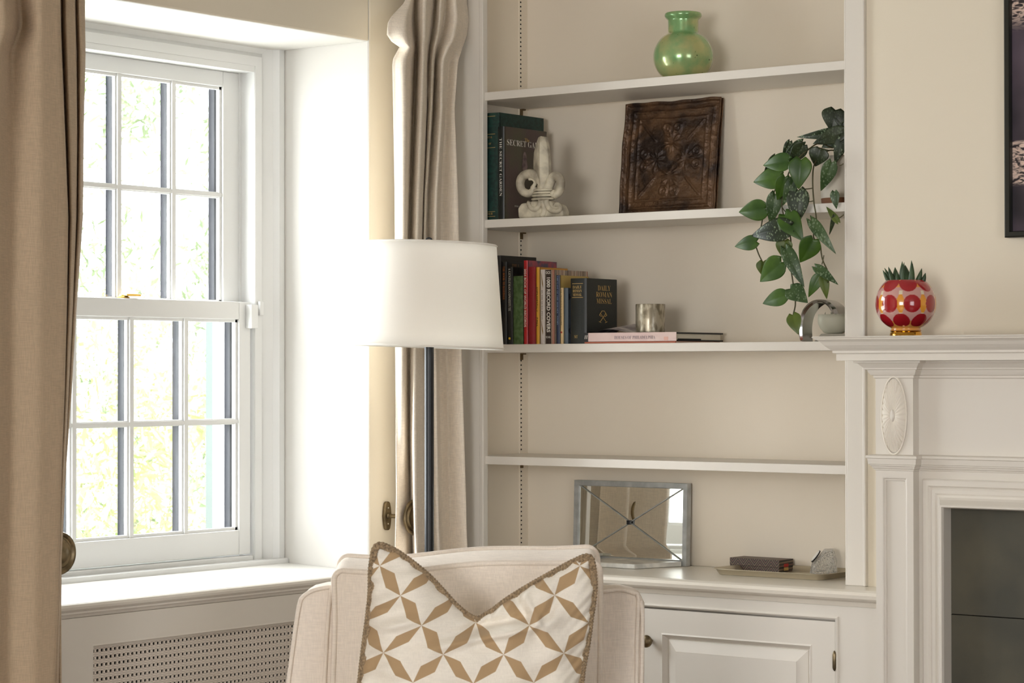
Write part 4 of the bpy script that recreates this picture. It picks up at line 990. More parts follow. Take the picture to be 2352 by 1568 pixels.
# patterned box
pbx = thing('patterned_box', 'dark geometric patterned box with red label lying on the pewter tray', 'box')
def pattern_mat():
    m = mat('chevron_print', (70, 62, 52), .5); n = m.node_tree.nodes; l = m.node_tree.links
    sp = n.new('ShaderNodeSeparateXYZ'); l.new(n['Texture Coordinate'].outputs['Object'], sp.inputs[0])
    def mth(op, a, c_=None):
        k_ = n.new('ShaderNodeMath'); k_.operation = op
        for i, q in enumerate((a, c_)):
            if q is None: continue
            if isinstance(q, (int, float)): k_.inputs[i].default_value = q
            else: l.new(q, k_.inputs[i])
        return k_.outputs[0]
    z = mth('DIVIDE', mth('SUBTRACT', sp.outputs['Z'], tz+.012), .017); x = mth('ABSOLUTE', mth('SUBTRACT', mth('FRACT', mth('DIVIDE', sp.outputs['X'], .036)), .5))
    s = mth('FRACT', mth('ADD', z, mth('MULTIPLY', x, 2.6)))
    cr = n.new('ShaderNodeValToRGB'); cr.color_ramp.interpolation = 'CONSTANT'; e = cr.color_ramp.elements
    while len(e) < 4: e.new(.5)
    for i, (p_, q) in enumerate(((0, (58, 50, 44)), (.35, (122, 100, 78)), (.55, (48, 44, 40)), (.85, (124, 88, 74)))): e[i].position = p_; e[i].color = lin(q)
    l.new(s, cr.inputs[0]); l.new(cr.outputs[0], n['Principled BSDF'].inputs['Base Color']); return m
fc = onz(1790, 1314.5, tz); fa = onz(1676, 1307.5, tz)
hbz = .0335
a = (fa-fc); a.z = 0; bdir = Vector((-a.y, a.x, 0)).normalized(); bdir = bdir if bdir.y > 0 else -bdir
eb = onz(1826.5, 1311, tz); dl_ = abs((eb-fc).dot(bdir)); dl_ = max(.07, min(.10, dl_))
p4 = [fc, fc+a, fc+a+bdir*dl_, fc+bdir*dl_]; p4 = [Vector((p.x, p.y, tz)) for p in p4]
pm_ = pattern_mat()
bm = bmesh.new(); prism(bm, [p+Vector((0, 0, .013)) for p in p4], (0, 0, hbz-.013)); obj('lid', bm, pm_, pbx, bevel=.001)
cen = sum(p4, Vector())/4
bm = bmesh.new(); prism(bm, [cen+(p-cen)*.985 for p in p4], (0, 0, .0128)); obj('tray_base', bm, pm_, pbx)
e0 = p4[0]; e1 = p4[3]; ev = (e1-e0).normalized(); on_ = a.normalized()*-1
for z_, m_ in ((.0135, M['redink']), (.0035, M['gold'])):
    q = [e0+ev*.022+on_*.0006+Vector((0, 0, z_)), e0+ev*.045+on_*.0006+Vector((0, 0, z_)), e0+ev*.045+on_*.0006+Vector((0, 0, z_+.0085)), e0+ev*.022+on_*.0006+Vector((0, 0, z_+.0085))]
    bm = bmesh.new(); bm.faces.new([bm.verts.new(p) for p in q]); obj('paper_label', bm, m_, pbx)
# crystal desk clock
ck = thing('crystal_clock', 'slanted cut crystal desk clock on the right end of the tray', 'clock')
cc = onz(1893, 1318, tz); cc.z = tz+.0006; k = 1/ppm(dep(cc))
rvx = RT.copy(); bdv = Vector((-RT.y, RT.x, 0))
def CP(u, v, w): return cc+rvx*(u*k)+Vector((0, 0, v*k))+bdv*(w*k)
bm = bmesh.new(); n_f = 16
# truncated faceted drum: axis tilted to the upper left
secs = [((-2, -0), 28, 0), ((2, 26), 31, .35), ((6, 40), 26, .75), ((14, 54), 12, .6)]
rings = []
outl = [(-31, 2), (-33, 14), (-26, 26), (-7, 50), (6, 58), (20, 58), (27, 50), (28, 30), (31, 18), (30, 2), (20, 0), (-22, 0)]
for s in (-1, -.55, 0, .55, 1):
    q = math.sqrt(max(0, 1-s*s*.55)); row = []
    for i, (u, v) in enumerate(outl):
        uu, vv = u*q, v if v < 3 else v*(.80+.2*q); row.append(bm.verts.new(CP(uu+(2.2 if i % 2 else -2.2), max(vv, 0), s*24)))
    rings.append(row)
for a_, b_ in zip(rings, rings[1:]):
    for i in range(len(outl)): j = (i+1) % len(outl); bm.faces.new((a_[i], a_[j], b_[j])); bm.faces.new((a_[i], b_[j], b_[i]))
bm.faces.new(rings[0]); bm.faces.new(rings[-1][::-1])
obj('crystal_body', bm, M['crystal'], ck)
nrm = (rvx*-.79+Vector((0, 0, .61))).normalized(); dc = CP(-17.5, 39, 0)+nrm*.001
def disc(bm, c_, nr, r, t_, sq=1):
    u = Vector(nr).orthogonal().normalized(); v = nr.cross(u); A0 = [bm.verts.new(c_+(u*math.cos(x)+v*math.sin(x))*r) for x in [2*PI*i/32 for i in range(32)]]
    B0 = [bm.verts.new(p.co+nr*t_) for p in A0]; bm.faces.new(A0); bm.faces.new(B0[::-1])
    for i in range(32): bm.faces.new((A0[i], A0[(i+1) % 32], B0[(i+1) % 32], B0[i]))
bm = bmesh.new(); disc(bm, dc, nrm, 16.5*k, .003); obj('clock_rim', bm, M['dark'], ck)
bm = bmesh.new(); disc(bm, dc+nrm*.003, nrm, 14.5*k, .0006); obj('clock_face', bm, M['white'], ck)
# ================================================================== mantel planter
pv = thing('red_dotted_planter', 'round glossy planter with red spots on pink and orange, gold foot, on the mantel shelf', 'planter')
c = ony(2080.5, 770, -.125); c.z = MZ+.0004; k = 1/ppm(dep(c)); YV = c.y
R0 = 69.5*k
prp = []
for i in range(161):
    t = -1.10+ (2.02)*i/160; prp.append((R0*math.cos(t)**(.9), 73*k+ (59*k)*math.sin(t)/math.sin(.92)*.93 if t > 0 else 73*k+(54*k)*math.sin(t)/math.sin(1.10)))
prp = [(36*k, 12*k), (34*k, 15*k), (33*k, 18*k)] + [p for p in prp if p[1] > 18.5*k] + [(38*k, 125*k), (36*k, 121*k), (34*k, 112*k)]
bm = bmesh.new(); lathe(bm, prp, c, 256, cap=False)
cl = bm.loops.layers.color.new('dots')
camang = math.atan2(CAM.y-c.y, CAM.x-c.x)
srgb = lambda q: (q[0]/255, q[1]/255, q[2]/255, 1)
def dotcol(p):
    d = Vector((p.x-c.x, p.y-c.y, p.z-(c.z+73*k))); lon = math.atan2(d.y, d.x)-camang
    lat = math.atan2(d.z, max(1e-6, math.hypot(d.x, d.y)))
    step = PI/4
    def near(lat0, off):
        q = (lon-off)/step; q = (q-round(q))*step; return math.hypot(q*math.cos(lat), lat-lat0)
    base = (.80, .56, .50)
    if min(near(.0, math.radians(12.6)), near(math.radians(40), math.radians(6)), near(math.radians(-36), math.radians(34.5))) < .295: return srgb((164, 30, 38))
    q = ((lon-math.radians(12.6))/step) % 1; q = abs(q-.5)*step
    if abs(lat) < .30 and q < .19*(1-abs(lat)/.42): return srgb((232, 158, 56))
    q2 = ((lon-math.radians(12.6))/step) % 1
    if .30 < abs(lat) < .44 and abs(q2-.5)*step < .07: return srgb((226, 214, 188))
    q3 = ((lon-math.radians(12.6)-step/2)/step) % 1
    if lat > .56 or lat < -.62: return srgb((226, 158, 80))
    return srgb((206, 158, 150))
for f in bm.faces:
    for lp in f.loops: lp[cl] = dotcol(lp.vert.co)
dm = mat('dotted_glaze', (220, 160, 150), .12, coat=.5); at_ = dm.node_tree.nodes.new('ShaderNodeVertexColor'); at_.layer_name = 'dots'; dm.node_tree.links.new(at_.outputs[0], dm.node_tree.nodes['Principled BSDF'].inputs[0])
obj('bowl', bm, dm, pv, smooth=True)
bm = bmesh.new(); lathe(bm, [(36*k, 0), (37*k, 1*k), (36*k, 8*k), (34*k, 10*k), (36*k, 12*k), (34*k, 15*k)], c, 64); obj('gold_foot', bm, mat('gold_glaze', (214, 160, 70), .12, 1), pv, smooth=True, autos=True)
bm = bmesh.new(); lathe(bm, [(.001, 116*k), (36*k, 116*k)], c, 32, cap=False); obj('soil', bm, M['soil'], pv)
am = mat('aloe_green', (62, 84, 50), .45, c2=(44, 64, 40), vscale=30)
def SPk(zx, zy): return (1980+zx/7.465, 580+zy/7.465)
for bs, tp, w in (((500, 520), (355, 300), 8), ((545, 520), (385, 262), 8), ((560, 520), (452, 243), 9), ((620, 520), (565, 248), 13), ((700, 520), (690, 148), 10), ((715, 520), (720, 165), 8), ((790, 520), (740, 210), 17), ((840, 520), (848, 132), 10), ((860, 520), (870, 190), 5), ((940, 520), (1025, 268), 9), ((1020, 520), (1088, 345), 8), ((650, 520), (600, 330), 10)):
    Yl = YV+lr.uniform(-.012, .012); b0 = SPk(*bs); t0 = SPk(*tp); mid = ((b0[0]+t0[0])/2+(1.5 if tp[0] > 750 else -1.5), (b0[1]+t0[1])/2)
    P_ = spline([ony(b0[0], b0[1]+4, Yl), ony(mid[0], mid[1], Yl), ony(t0[0], t0[1], Yl)], 5); n_ = len(P_); bm = bmesh.new()
    tube(bm, P_, [w*k*.85*(1-(i/(n_-1))**1.6)+.0003 for i in range(n_)], 6)
    obj('leaf', bm, am, pv, smooth=True)
# ================================================================== framed picture
fr = thing('framed_picture', 'black framed rocky picture hanging at the right edge above the mantel', 'picture')
q = ony(2312.5, 546, -.012); px0, pz0 = q.x, q.z; fwid = ony(2324, 400, -.02).x-ony(2311, 400, -.02).x
pwid, phgt = .80, 1.0
bm = bmesh.new(); sweep(bm, [(px0, pz0), (px0, pz0+phgt), (px0+pwid, pz0+phgt), (px0+pwid, pz0)], [(0, 0.004), (0, -.024), (.003, -.026), (fwid-.002, -.026), (fwid, -.022), (fwid, -.006)], lambda u, v, h: (u, h, v), closed=True)
obj('frame', bm, mat('black_frame', (26, 28, 22), .35), fr)
pm = mat('rock_print', (70, 60, 70), .5); n = pm.node_tree.nodes; l = pm.node_tree.links; b = n['Principled BSDF']
mp = n.new('ShaderNodeMapping'); mp.inputs['Rotation'].default_value = (0, .6, 0); mp.inputs['Scale'].default_value = (1, 1, 3); l.new(n['Texture Coordinate'].outputs['Object'], mp.inputs[0])
t = n.new('ShaderNodeTexNoise'); t.inputs['Scale'].default_value = 28; t.inputs['Detail'].default_value = 8; t.inputs['Distortion'].default_value = 2.2; l.new(mp.outputs[0], t.inputs['Vector'])
cr = n.new('ShaderNodeValToRGB'); e = cr.color_ramp.elements; e[0].position = .42; e[0].color = lin((44, 34, 40)); e[1].position = .56; e[1].color = lin((226, 200, 186)); l.new(t.outputs[0], cr.inputs[0])
sp = n.new('ShaderNodeSeparateXYZ'); l.new(n['Texture Coordinate'].outputs['Object'], sp.inputs[0])
t2 = n.new('ShaderNodeTexNoise'); t2.inputs['Scale'].default_value = 6; l.new(n['Texture Coordinate'].outputs['Object'], t2.inputs['Vector'])
mr_ = n.new('ShaderNodeMapRange'); mr_.inputs['From Min'].default_value = pz0; mr_.inputs['From Max'].default_value = pz0+1.0; l.new(sp.outputs['Z'], mr_.inputs[0])
cr2 = n.new('ShaderNodeValToRGB'); e = cr2.color_ramp.elements; cr2.color_ramp.interpolation = 'EASE'
zz = [(0, 0), (.125, 0), (.135, 1), (.232, 1), (.238, 0), (.50, 0), (.56, 1), (1, 1)]
while len(e) < len(zz): e.new(.5)
for i, (p_, v_) in enumerate(zz): e[i].position = p_; e[i].color = (v_, v_, v_, 1)
l.new(mr_.outputs[0], cr2.inputs[0]); mx = n.new('ShaderNodeMix'); mx.data_type = 'RGBA'; l.new(cr2.outputs[0], mx.inputs[0])
cr3 = n.new('ShaderNodeValToRGB'); e = cr3.color_ramp.elements; e[0].color = lin((34, 28, 38)); e[1].color = lin((92, 78, 92)); e[0].position = .35; e[1].position = .7; l.new(t2.outputs[0], cr3.inputs[0])
l.new(cr3.outputs[0], mx.inputs[6]); l.new(cr.outputs[0], mx.inputs[7]); l.new(mx.outputs[2], b.inputs['Base Color'])
obj('print', bxm(px0+.004, px0+pwid-.004, -.010, -.004, pz0+.004, pz0+phgt-.004), pm, fr)
# ================================================================== curtains
def curtain(name, label, rows, zadd, m, hem=None, thick=.0035, sub=5, wob=0):
    """rows: [(py, [px...], [X...])]; the cloth runs through these control folds"""
    t = thing(name, label, 'curtain'); n = len(rows[0][1]); bm = bmesh.new(); g = []
    tabp = [(r[0], r[1]) for r in rows]; tabx = [(r[0], r[2]) for r in rows]
    y = rows[0][0]; ys = []
    while y < rows[-1][0]: ys.append(y); y += 14
    ys.append(rows[-1][0])
    for y in ys:
        pxs, Xs = interp(tabp, y), interp(tabx, y)
        ctrl = [Vector((a, b_, 0)) for a, b_ in zip(pxs, Xs)]; row = []
        for i in range(n-1):
            for q in range(sub):
                s = q/sub; s2 = smoothstep(s)
                px_v = ctrl[i].x+(ctrl[i+1].x-ctrl[i].x)*(s*.55+s2*.45); X = ctrl[i].y+(ctrl[i+1].y-ctrl[i].y)*s2
                row.append((px_v, X))
        row.append((ctrl[-1].x, ctrl[-1].y))
        vr = []
        for a, X in row:
            p = onx(a, y, X); vr.append(bm.verts.new(p))
        g.append(vr)
    for a, b_ in zip(g, g[1:]):
        for j in range(len(a)-1): bm.faces.new((a[j], a[j+1], b_[j+1], b_[j]))
    o = obj('cloth', bm, m, t, smooth=True); md = o.modifiers.new('thick', 'SOLIDIFY'); md.thickness = thick; md.offset = 0
    return t
curR = [
 (-60, [950, 958, 962, 978, 1003, 1013, 1028, 1042, 1060, 1072], [.10, .12, .07, .14, .07, .12, .07, .12, .09, .07]),
 (5, [930, 942, 951, 975, 1000, 1012, 1022, 1045, 1062, 1071], [.12, .13, .06, .15, .06, .12, .07, .12, .09, .06]),
 (45, [892, 930, 952, 974, 996, 1010, 1020, 1048, 1068, 1079], [.13, .16, .06, .16, .06, .12, .06, .12, .09, .06]),
 (80, [889, 930, 954, 974, 991, 1006, 1012, 1042, 1060, 1072], [.13, .17, .06, .16, .06, .12, .06, .13, .09, .06]),
 (94, [899, 934, 956, 973, 989, 1002, 1007, 1038, 1054, 1067], [.12, .17, .06, .16, .06, .12, .06, .13, .09, .06]),
 (104, [920, 944, 956, 972, 987, 999, 1003, 1030, 1050, 1063], [.11, .16, .06, .16, .06, .12, .06, .13, .09, .06]),
 (140, [901, 928, 956, 972, 983, 994, 998, 1016, 1030, 1052], [.12, .16, .05, .16, .06, .11, .05, .12, .05, .08]),
 (250, [903, 930, 951, 968, 981, 990, 994, 1014, 1023, 1044], [.12, .16, .05, .16, .07, .10, .04, .12, .06, .09]),
 (450, [907, 928, 943, 960, 974, 977, 982, 1002, 1012, 1052], [.12, .16, .06, .16, .08, .11, .07, .13, .05, .10]),
 (620, [908, 926, 939, 956, 970, 973, 978, 1000, 1011, 1055], [.12, .16, .06, .16, .08, .11, .07, .13, .05, .10]),
 (800, [908, 925, 938, 952, 968, 974, 1000, 1008, 1024, 1060], [.12, .15, .08, .16, .12, .06, .12, .06, .045, .11]),
 (1000, [909, 926, 940, 952, 970, 976, 1003, 1010, 1028, 1066], [.09, .11, .06, .16, .12, .06, .12, .06, .045, .11]),
 (1130, [911, 928, 943, 953, 972, 978, 1005, 1012, 1031, 1070], [.10, .085, .045, .165, .13, .06, .12, .06, .045, .11]),
 (1220, [909, 930, 946, 955, 973, 980, 1007, 1014, 1034, 1072], [.10, .085, .045, .165, .13, .06, .12, .06, .045, .11]),
 (1277, [907, 932, 948, 958, 975, 982, 1010, 1017, 1038, 1074], [.06, .08, .04, .165, .13, .06, .12, .06, .045, .11]),
 (1297, [890, 905, 918, 930, 945, 952, 978, 985, 1000, 1022], [.10, .13, .07, .16, .13, .07, .12, .07, .06, .11]),
 (1890, [885, 900, 915, 930, 946, 954, 980, 988, 1002, 1024], [.12, .13, .08, .16, .13, .07, .12, .07, .06, .11])]
ct = curtain('right_curtain', 'pale linen curtain gathered in folds beside the bookcase, behind the floor lamp', curR, 0, M['curtain2'])
curL = [
 (-60, [-190, -130, -60, 0, 40, 88, 134, 140, 152, 168, 172, 182, 193], [.16, .26, .16, .27, .20, .26, .24, .16, .22, .20, .15, .19, .16]),
 (60, [-190, -130, -60, 10, 48, 90, 136, 141, 153, 170, 174, 184, 194], [.16, .26, .16, .28, .17, .25, .24, .16, .22, .20, .15, .19, .16]),
 (120, [-190, -130, -60, -5, 24, 90, 138, 143, 155, 172, 176, 186, 195], [.16, .26, .16, .27, .18, .25, .24, .16, .22, .20, .15, .19, .16]),
 (300, [-190, -130, -60, -8, 26, 92, 146, 150, 160, 174, 178, 185, 191], [.16, .26, .16, .26, .20, .25, .24, .16, .22, .20, .15, .19, .16]),
 (500, [-190, -130, -60, -8, 30, 94, 154, 157, 164, 172, 176, 182, 189], [.16, .26, .17, .25, .21, .25, .24, .16, .22, .20, .15, .19, .16]),
 (700, [-190, -130, -60, -8, 28, 92, 151, 154, 159, 165, 168, 171, 175], [.16, .26, .18, .25, .22, .25, .24, .17, .22, .20, .16, .19, .17]),
 (900, [-190, -130, -60, -8, 26, 90, 146, 149, 152, 155, 158, 161, 163], [.16, .26, .18, .25, .22, .25, .24, .18, .22, .20, .17, .19, .18]),
 (1080, [-190, -130, -60, -8, 24, 88, 139, 141, 144, 146, 148, 149, 150], [.16, .26, .18, .25, .22, .25, .24, .20, .22, .21, .18, .19, .18]),
 (1280, [-190, -130, -60, -10, 20, 84, 134, 136, 137, 138, 139, 139.5, 140], [.16, .26, .18, .25, .22, .25, .24, .20, .22, .21, .18, .19, .18]),
 (1400, [-190, -130, -60, -12, 18, 82, 131, 133, 134, 135, 137, 138, 139], [.16, .26, .18, .25, .22, .25, .24, .20, .22, .21, .18, .19, .18]),
 (1570, [-190, -130, -60, -12, 16, 80, 124, 126, 128, 132, 136, 138, 140], [.16, .26, .18, .25, .22, .25, .24, .20, .21, .18, .17, .18, .17]),
 (1960, [-190, -130, -60, -12, 14, 76, 118, 121, 126, 132, 138, 142, 146], [.16, .26, .18, .25, .22, .25, .24, .20, .21, .18, .17, .18, .17])]
curtain('left_curtain', 'brown linen curtain hanging in folds at the left edge of the picture', curL, 0, M['curtain'])
# rods with finial and hook for the right curtain
rod = thing('curtain_rod', 'black curtain rod with round finial above the window', 'curtain rod')
zr = 2.50; bm = bmesh.new(); tube(bm, [(.10, -3.0, zr), (.10, -.14, zr)], .009, 12); obj('pole', bm, M['dark'], rod, smooth=True)
q = onx(1006, -6, .10); bm = bmesh.new()
lathe(bm, [(.006, -.012), (.012, -.008), (.019, 0), (.020, .010), (.015, .020), (.004, .025)], (.10, -.14, zr), 20, 'Y'); obj('finial', bm, M['dark'], rod, smooth=True)
bm = bmesh.new(); tube(bm, [(0.001, -.17, zr), (.10, -.17, zr)], .006, 8); obj('bracket', bm, M['dark'], rod)
q = onx(1006, 4, .06); ck_ = thing('curtain_hook', 'small dark round hook at the top of the right curtain', 'hook'); bm = bmesh.new()
lathe(bm, [(.006, -.003), (.0125, -.001), (.013, .004), (.008, .010), (.001, .012)], (q.x+.0, q.y, q.z), 20, 'X'); obj('knob', bm, M['dark'], ck_, smooth=True)
bm = bmesh.new(); tube(bm, [(0.0005, q.y, q.z), (q.x, q.y, q.z)], .003, 8); obj('pin', bm, M['dark'], ck_, smooth=True)
# curtain holdbacks
def holdback(label, pl_px, disc_px, py, visible=True):
    h = thing('curtain_holdback', label, 'holdback', 'brass curtain holdbacks'); a = onx(pl_px, py, .0); rr = .051
    Xd = .105; y_, z_ = a.y, a.z
    bm = bmesh.new(); pts = []
    for s, t in ((-.0125, .024), (-.009, .036), (-.004, .040), (.004, .040), (.009, .036), (.0125, .024), (.0155, 0), (.0125, -.024), (.009, -.036), (.004, -.040), (-.004, -.040), (-.009, -.036), (-.0125, -.024), (-.0155, 0)): pts.append((.0008, y_+s, z_+t))
    prism(bm, pts, (.010, 0, 0)); obj('wall_plate', bm, M['bronze'], h, bevel=.002)
    for s in (-1, 1):
        bm = bmesh.new(); lathe(bm, [(.003, 0), (.003, .0015), (.001, .0025)], (.0108, y_, z_+s*.022), 12, 'X'); obj('screw', bm, mat('screw_metal', (190, 180, 160), .3, 1), h, smooth=True)
    bm = bmesh.new(); lathe(bm, [(.008, .0108), (.008, .014), (.0058, .016), (.0055, Xd-.006)], (0, y_, z_), 16, 'X'); obj('stem', bm, M['bronze'], h, smooth=True, autos=True)
    bm = bmesh.new(); lathe(bm, [(.012, -.006), (.040, -.004), (.049, .0), (.051, .004), (.049, .008), (.043, .008), (.041, .004), (.036, .003), (.034, .008), (.031, .009), (.029, .006), (.022, .011), (.010, .014), (.001, .0145)], (Xd, y_, z_), 48, 'X'); obj('disc', bm, M['bronze'], h, smooth=True)
holdback('aged brass curtain holdback with round disc by the right curtain', 885, 940, 1184)
holdback('aged brass curtain holdback disc showing at the edge of the left curtain', 64, 150, 1266)
# ================================================================== floor lamp
lp = thing('floor_lamp', 'floor lamp with slim black pole and cream drum shade before the right curtain', 'lamp')
dL = 6.35; base = at(986, 1270, dL); lx, lyy = base.x, base.y
top = at(984, 560, dL)
bm = bmesh.new(); lathe(bm, [(.0125, .02), (.0125, at(986, 700, dL).z)], (lx, lyy, 0), 20); obj('pole', bm, M['dark'], lp, smooth=True, autos=True)
bm = bmesh.new(); lathe(bm, [(.15, 0.001), (.15, .012), (.145, .018), (.03, .024), (.0135, .04)], (lx, lyy, 0), 40); obj('base', bm, M['dark'], lp, smooth=True, autos=True)
cb = at(983.5, 798, dL); ctp = at(994, 560, dL); km = dL/F
ax = (ctp-cb); ax.z = abs(ax.z)
tilt = Matrix.Rotation(math.radians(1.9), 3, FW)
hh = 240*km
bm = bmesh.new(); pf = []; n = 64; rings = []
for i in range(9):
    t = i/8; r = (173.5+(149.5-173.5)*t)*km; ring = []
    for j in range(n):
        a = 2*PI*j/n; p = Vector((r*math.cos(a), r*math.sin(a), t*hh)); ring.append(bm.verts.new(cb+(tilt @ (p-Vector((0, 0, 0)))) ))
    rings.append(ring)
for a_, b_ in zip(rings, rings[1:]):
    for j in range(n): bm.faces.new((a_[j], a_[(j+1) % n], b_[(j+1) % n], b_[j]))
o = obj('lamp_shade', bm, M['shade'], lp, smooth=True); md = o.modifiers.new('t', 'SOLIDIFY'); md.thickness = .002
for r_px, t in ((174.2, .012), (150.2, .988)):
    bm = bmesh.new(); pts = [cb+(tilt @ Vector((r_px*km*math.cos(a), r_px*km*math.sin(a), t*hh))) for a in [2*PI*j/64 for j in range(65)]]
    tube(bm, pts, .0022, 6, cap=False); obj('shade_rim', bm, M['shade'], lp, smooth=True)
zc_ = at(986, 700, dL).z
bm = bmesh.new(); tp_ = cb+(tilt @ Vector((0, 0, hh*.985)))
for a in (0, 2*PI/3, 4*PI/3): tube(bm, [tp_, cb+(tilt @ Vector((149*km*math.cos(a), 149*km*math.sin(a), hh*.985)))], .0018, 6)
obj('shade_spider', bm, M['dark'], lp)
bm = bmesh.new(); lathe(bm, [(.013, 0), (.016, .02), (.016, .05), (.010, .06)], (lx, lyy, zc_), 20); obj('socket', bm, M['brass'], lp, smooth=True)
bm = bmesh.new(); tube(bm, [(lx, lyy, zc_+.05), tp_], .003, 6); obj('harp', bm, M['dark'], lp)
fq = at(985, 553, dL); bm = bmesh.new()
pts = [fq+RT*(.0085*math.cos(a))+Vector((0, 0, .0085*math.sin(a)-.001)) for a in [2*PI*j/20 for j in range(21)]]; tube(bm, pts, .0024, 8, cap=False); obj('finial_ring', bm, M['dark'], lp, smooth=True)
# ================================================================== armchair
ch = thing('armchair', 'cream linen upholstered armchair with piped loose back cushion in the foreground', 'armchair')
FH = Vector((FW.x, FW.y, 0)).normalized()
def slabpx(name, poly, d0, thick, m, parent, bevel=.03, seg=5, puff=0, smooth=True):
    pts = [at(x, y, d0) for x, y in poly]; bm = bmesh.new(); prism(bm, pts, FH*thick); return obj(name, bm, m, parent, smooth=smooth, bevel=bevel, seg=seg)
D0 = 5.42
def superbox(name, x0, x1, ytop, ybot, d0, thick, m, parent, e=.16, topfn=None, bulge=.012, sidefn=None):
    """soft cushion: rounded rectangle outline, crowned front; returns outline point function"""
    bm = bmesh.new(); nu_, nv_ = 60, 60; wpx = x1-x0
    def edge(u, v, s):      # s: 0 front, 1 back
        x = x0+wpx*u; y = ytop+(ybot-ytop)*v+(topfn(u) if topfn else 0)*(1-v)
        if sidefn: x += sidefn(u, v)
        return at(x, y, d0)+FH*(thick*s)
    def corner(u, v):
        # round the top corners
        r = 34.0; X = u*wpx; Yv = v*(ybot-ytop); dx = 0; dy = 0
        return u, v
    def grid(s):
        g = []
        for i in range(nu_+1):
            row = []
            for j in range(nv_+1):
                u, v = i/nu_, j/nv_; b_ = 1-abs(2*u-1)**4; c_ = 1-abs(2*v-1)**6
                # pull the corners in
                rx = 26/wpx; ry = 26/(ybot-ytop); uu, vv = u, v
                eu = min(u, 1-u)/rx; evt = v/ry
                if eu < 1 and evt < 1:
                    a_, b2 = 1-eu, 1-evt; k_ = math.hypot(a_, b2)
                    if k_ > 1e-6:
                        sc_ = max(a_, b2)/k_; a2, b3_ = a_*sc_, b2*sc_; uu = (rx*(1-a2)) if u < .5 else 1-rx*(1-a2); vv = ry*(1-b3_)
                p = edge(uu, vv, s)+Vector((0, 0, .020*s*max(0, 1-vv*3)))-FH*((bulge*b_*c_)*(1 if s == 0 else -1)); row.append(bm.verts.new(p))
            g.append(row)
        return g
    g0, g1 = grid(0), grid(1)
    for g in (g0, g1):
        for i in range(nu_):
            for j in range(nv_): bm.faces.new((g[i][j], g[i+1][j], g[i+1][j+1], g[i][j+1]))
    def per(g): return [g[0][j] for j in range(nv_, -1, -1)]+[g[i][0] for i in range(1, nu_+1)]+[g[nu_][j] for j in range(1, nv_+1)]+[g[i][nv_] for i in range(nu_-1, 0, -1)]
    a_, b_ = per(g0), per(g1); n_ = len(a_); mid = []
    for p, q in zip(a_, b_):
        c_ = (p.co+q.co)/2; mid.append(bm.verts.new(c_+Vector((0, 0, .010))))
    for r0_, r1_ in ((a_, mid), (mid, b_)):
        for i in range(n_): bm.faces.new((r0_[i], r0_[(i+1) % n_], r1_[(i+1) % n_], r1_[i]))
    fr_ = [p.co.copy() for p in a_]; bk_ = [p.co.copy() for p in b_]
    o = obj(name, bm, m, parent, smooth=True, autos=True)
    return o, fr_, bk_
wav = lambda u: 8*math.sin(u*4.3+.6)+5*math.sin(u*9)-10*u
cu, fr_, bk_ = superbox('back_cushion', 766, 1378, 1305, 1800, D0, .165, M['chair'], ch, topfn=wav, sidefn=lambda u, v: (3*math.sin(v*7) if u < .5 else 2*math.sin(v*6)))
for P_ in (fr_, bk_):
    bm = bmesh.new(); tube(bm, [p+Vector((0, 0, .002)) for p in P_]+[P_[0]+Vector((0, 0, .002))], .0066, 8, cap=False); obj('piping', bm, M['chair'], cu, smooth=True)
# frame shoulders left and right of the cushion
def shoulder(poly, pipe, d0, thick, nm):
    pts = [at(x, y, d0) for x, y in poly]
    bm = bmesh.new(); prism(bm, pts, FH*thick); o = obj(nm, bm, M['chair'], ch, smooth=True, bevel=.012, seg=4, autos=True)
    for pp_ in pipe:
        bm = bmesh.new(); tube(bm, spline([at(x, y, d0-.002) for x, y in pp_], 6), .0048, 8); obj('piping', bm, M['chair'], o, smooth=True)
shoulder([(652, 1620), (664, 1530), (676, 1440), (685, 1385), (693, 1367), (715, 1354), (745, 1347), (800, 1347), (800, 1800), (630, 1800)], [[(655, 1620), (667, 1530), (679, 1440), (688, 1386), (697, 1369), (718, 1356), (748, 1349), (764, 1348)], [(760, 1350), (752, 1440), (746, 1560), (744, 1640)]], D0+.03, .14, 'left_shoulder')
shoulder([(1330, 1800), (1330, 1357), (1385, 1356), (1425, 1352), (1458, 1360), (1474, 1370), (1481, 1385), (1481, 1480), (1478, 1800)], [[(1382, 1359), (1424, 1354), (1455, 1362), (1466, 1375), (1463, 1480), (1462, 1640)], [(1472, 1378), (1476, 1420), (1474, 1560), (1472, 1640)]], D0+.03, .14, 'right_shoulder')
# rest of the chair below the frame
def lbox(name, u0, u1, w0, w1, z0, z1, m=None, bevel=.03):
    o_ = at(1072, 828, D0); o_.z = 0; pts = [o_+RT*u0+FH*w0, o_+RT*u1+FH*w0, o_+RT*u1+FH*w1, o_+RT*u0+FH*w1]
    for p in pts: p.z = z0
    bm = bmesh.new(); prism(bm, pts, (0, 0, z1-z0)); return obj(name, bm, m or M['chair'], ch, bevel=bevel, seg=4, smooth=True, autos=True)
lbox('back_frame', -.36, .36, .17, .25, .12, .82)
lbox('seat_cushion', -.29, .29, -.56, -.01, .31, .45); lbox('seat_base', -.30, .30, -.55, .165, .14, .308)
lbox('arm', -.40, -.305, -.58, .165, .14, .56); lbox('arm', .305, .40, -.58, .165, .14, .56)
for u in (-.33, .33):
    for w in (-.5, .2): lbox('leg', u-.02, u+.02, w-.02, w+.02, 0.001, .118, mat('walnut', (70, 46, 30), .4), .003)
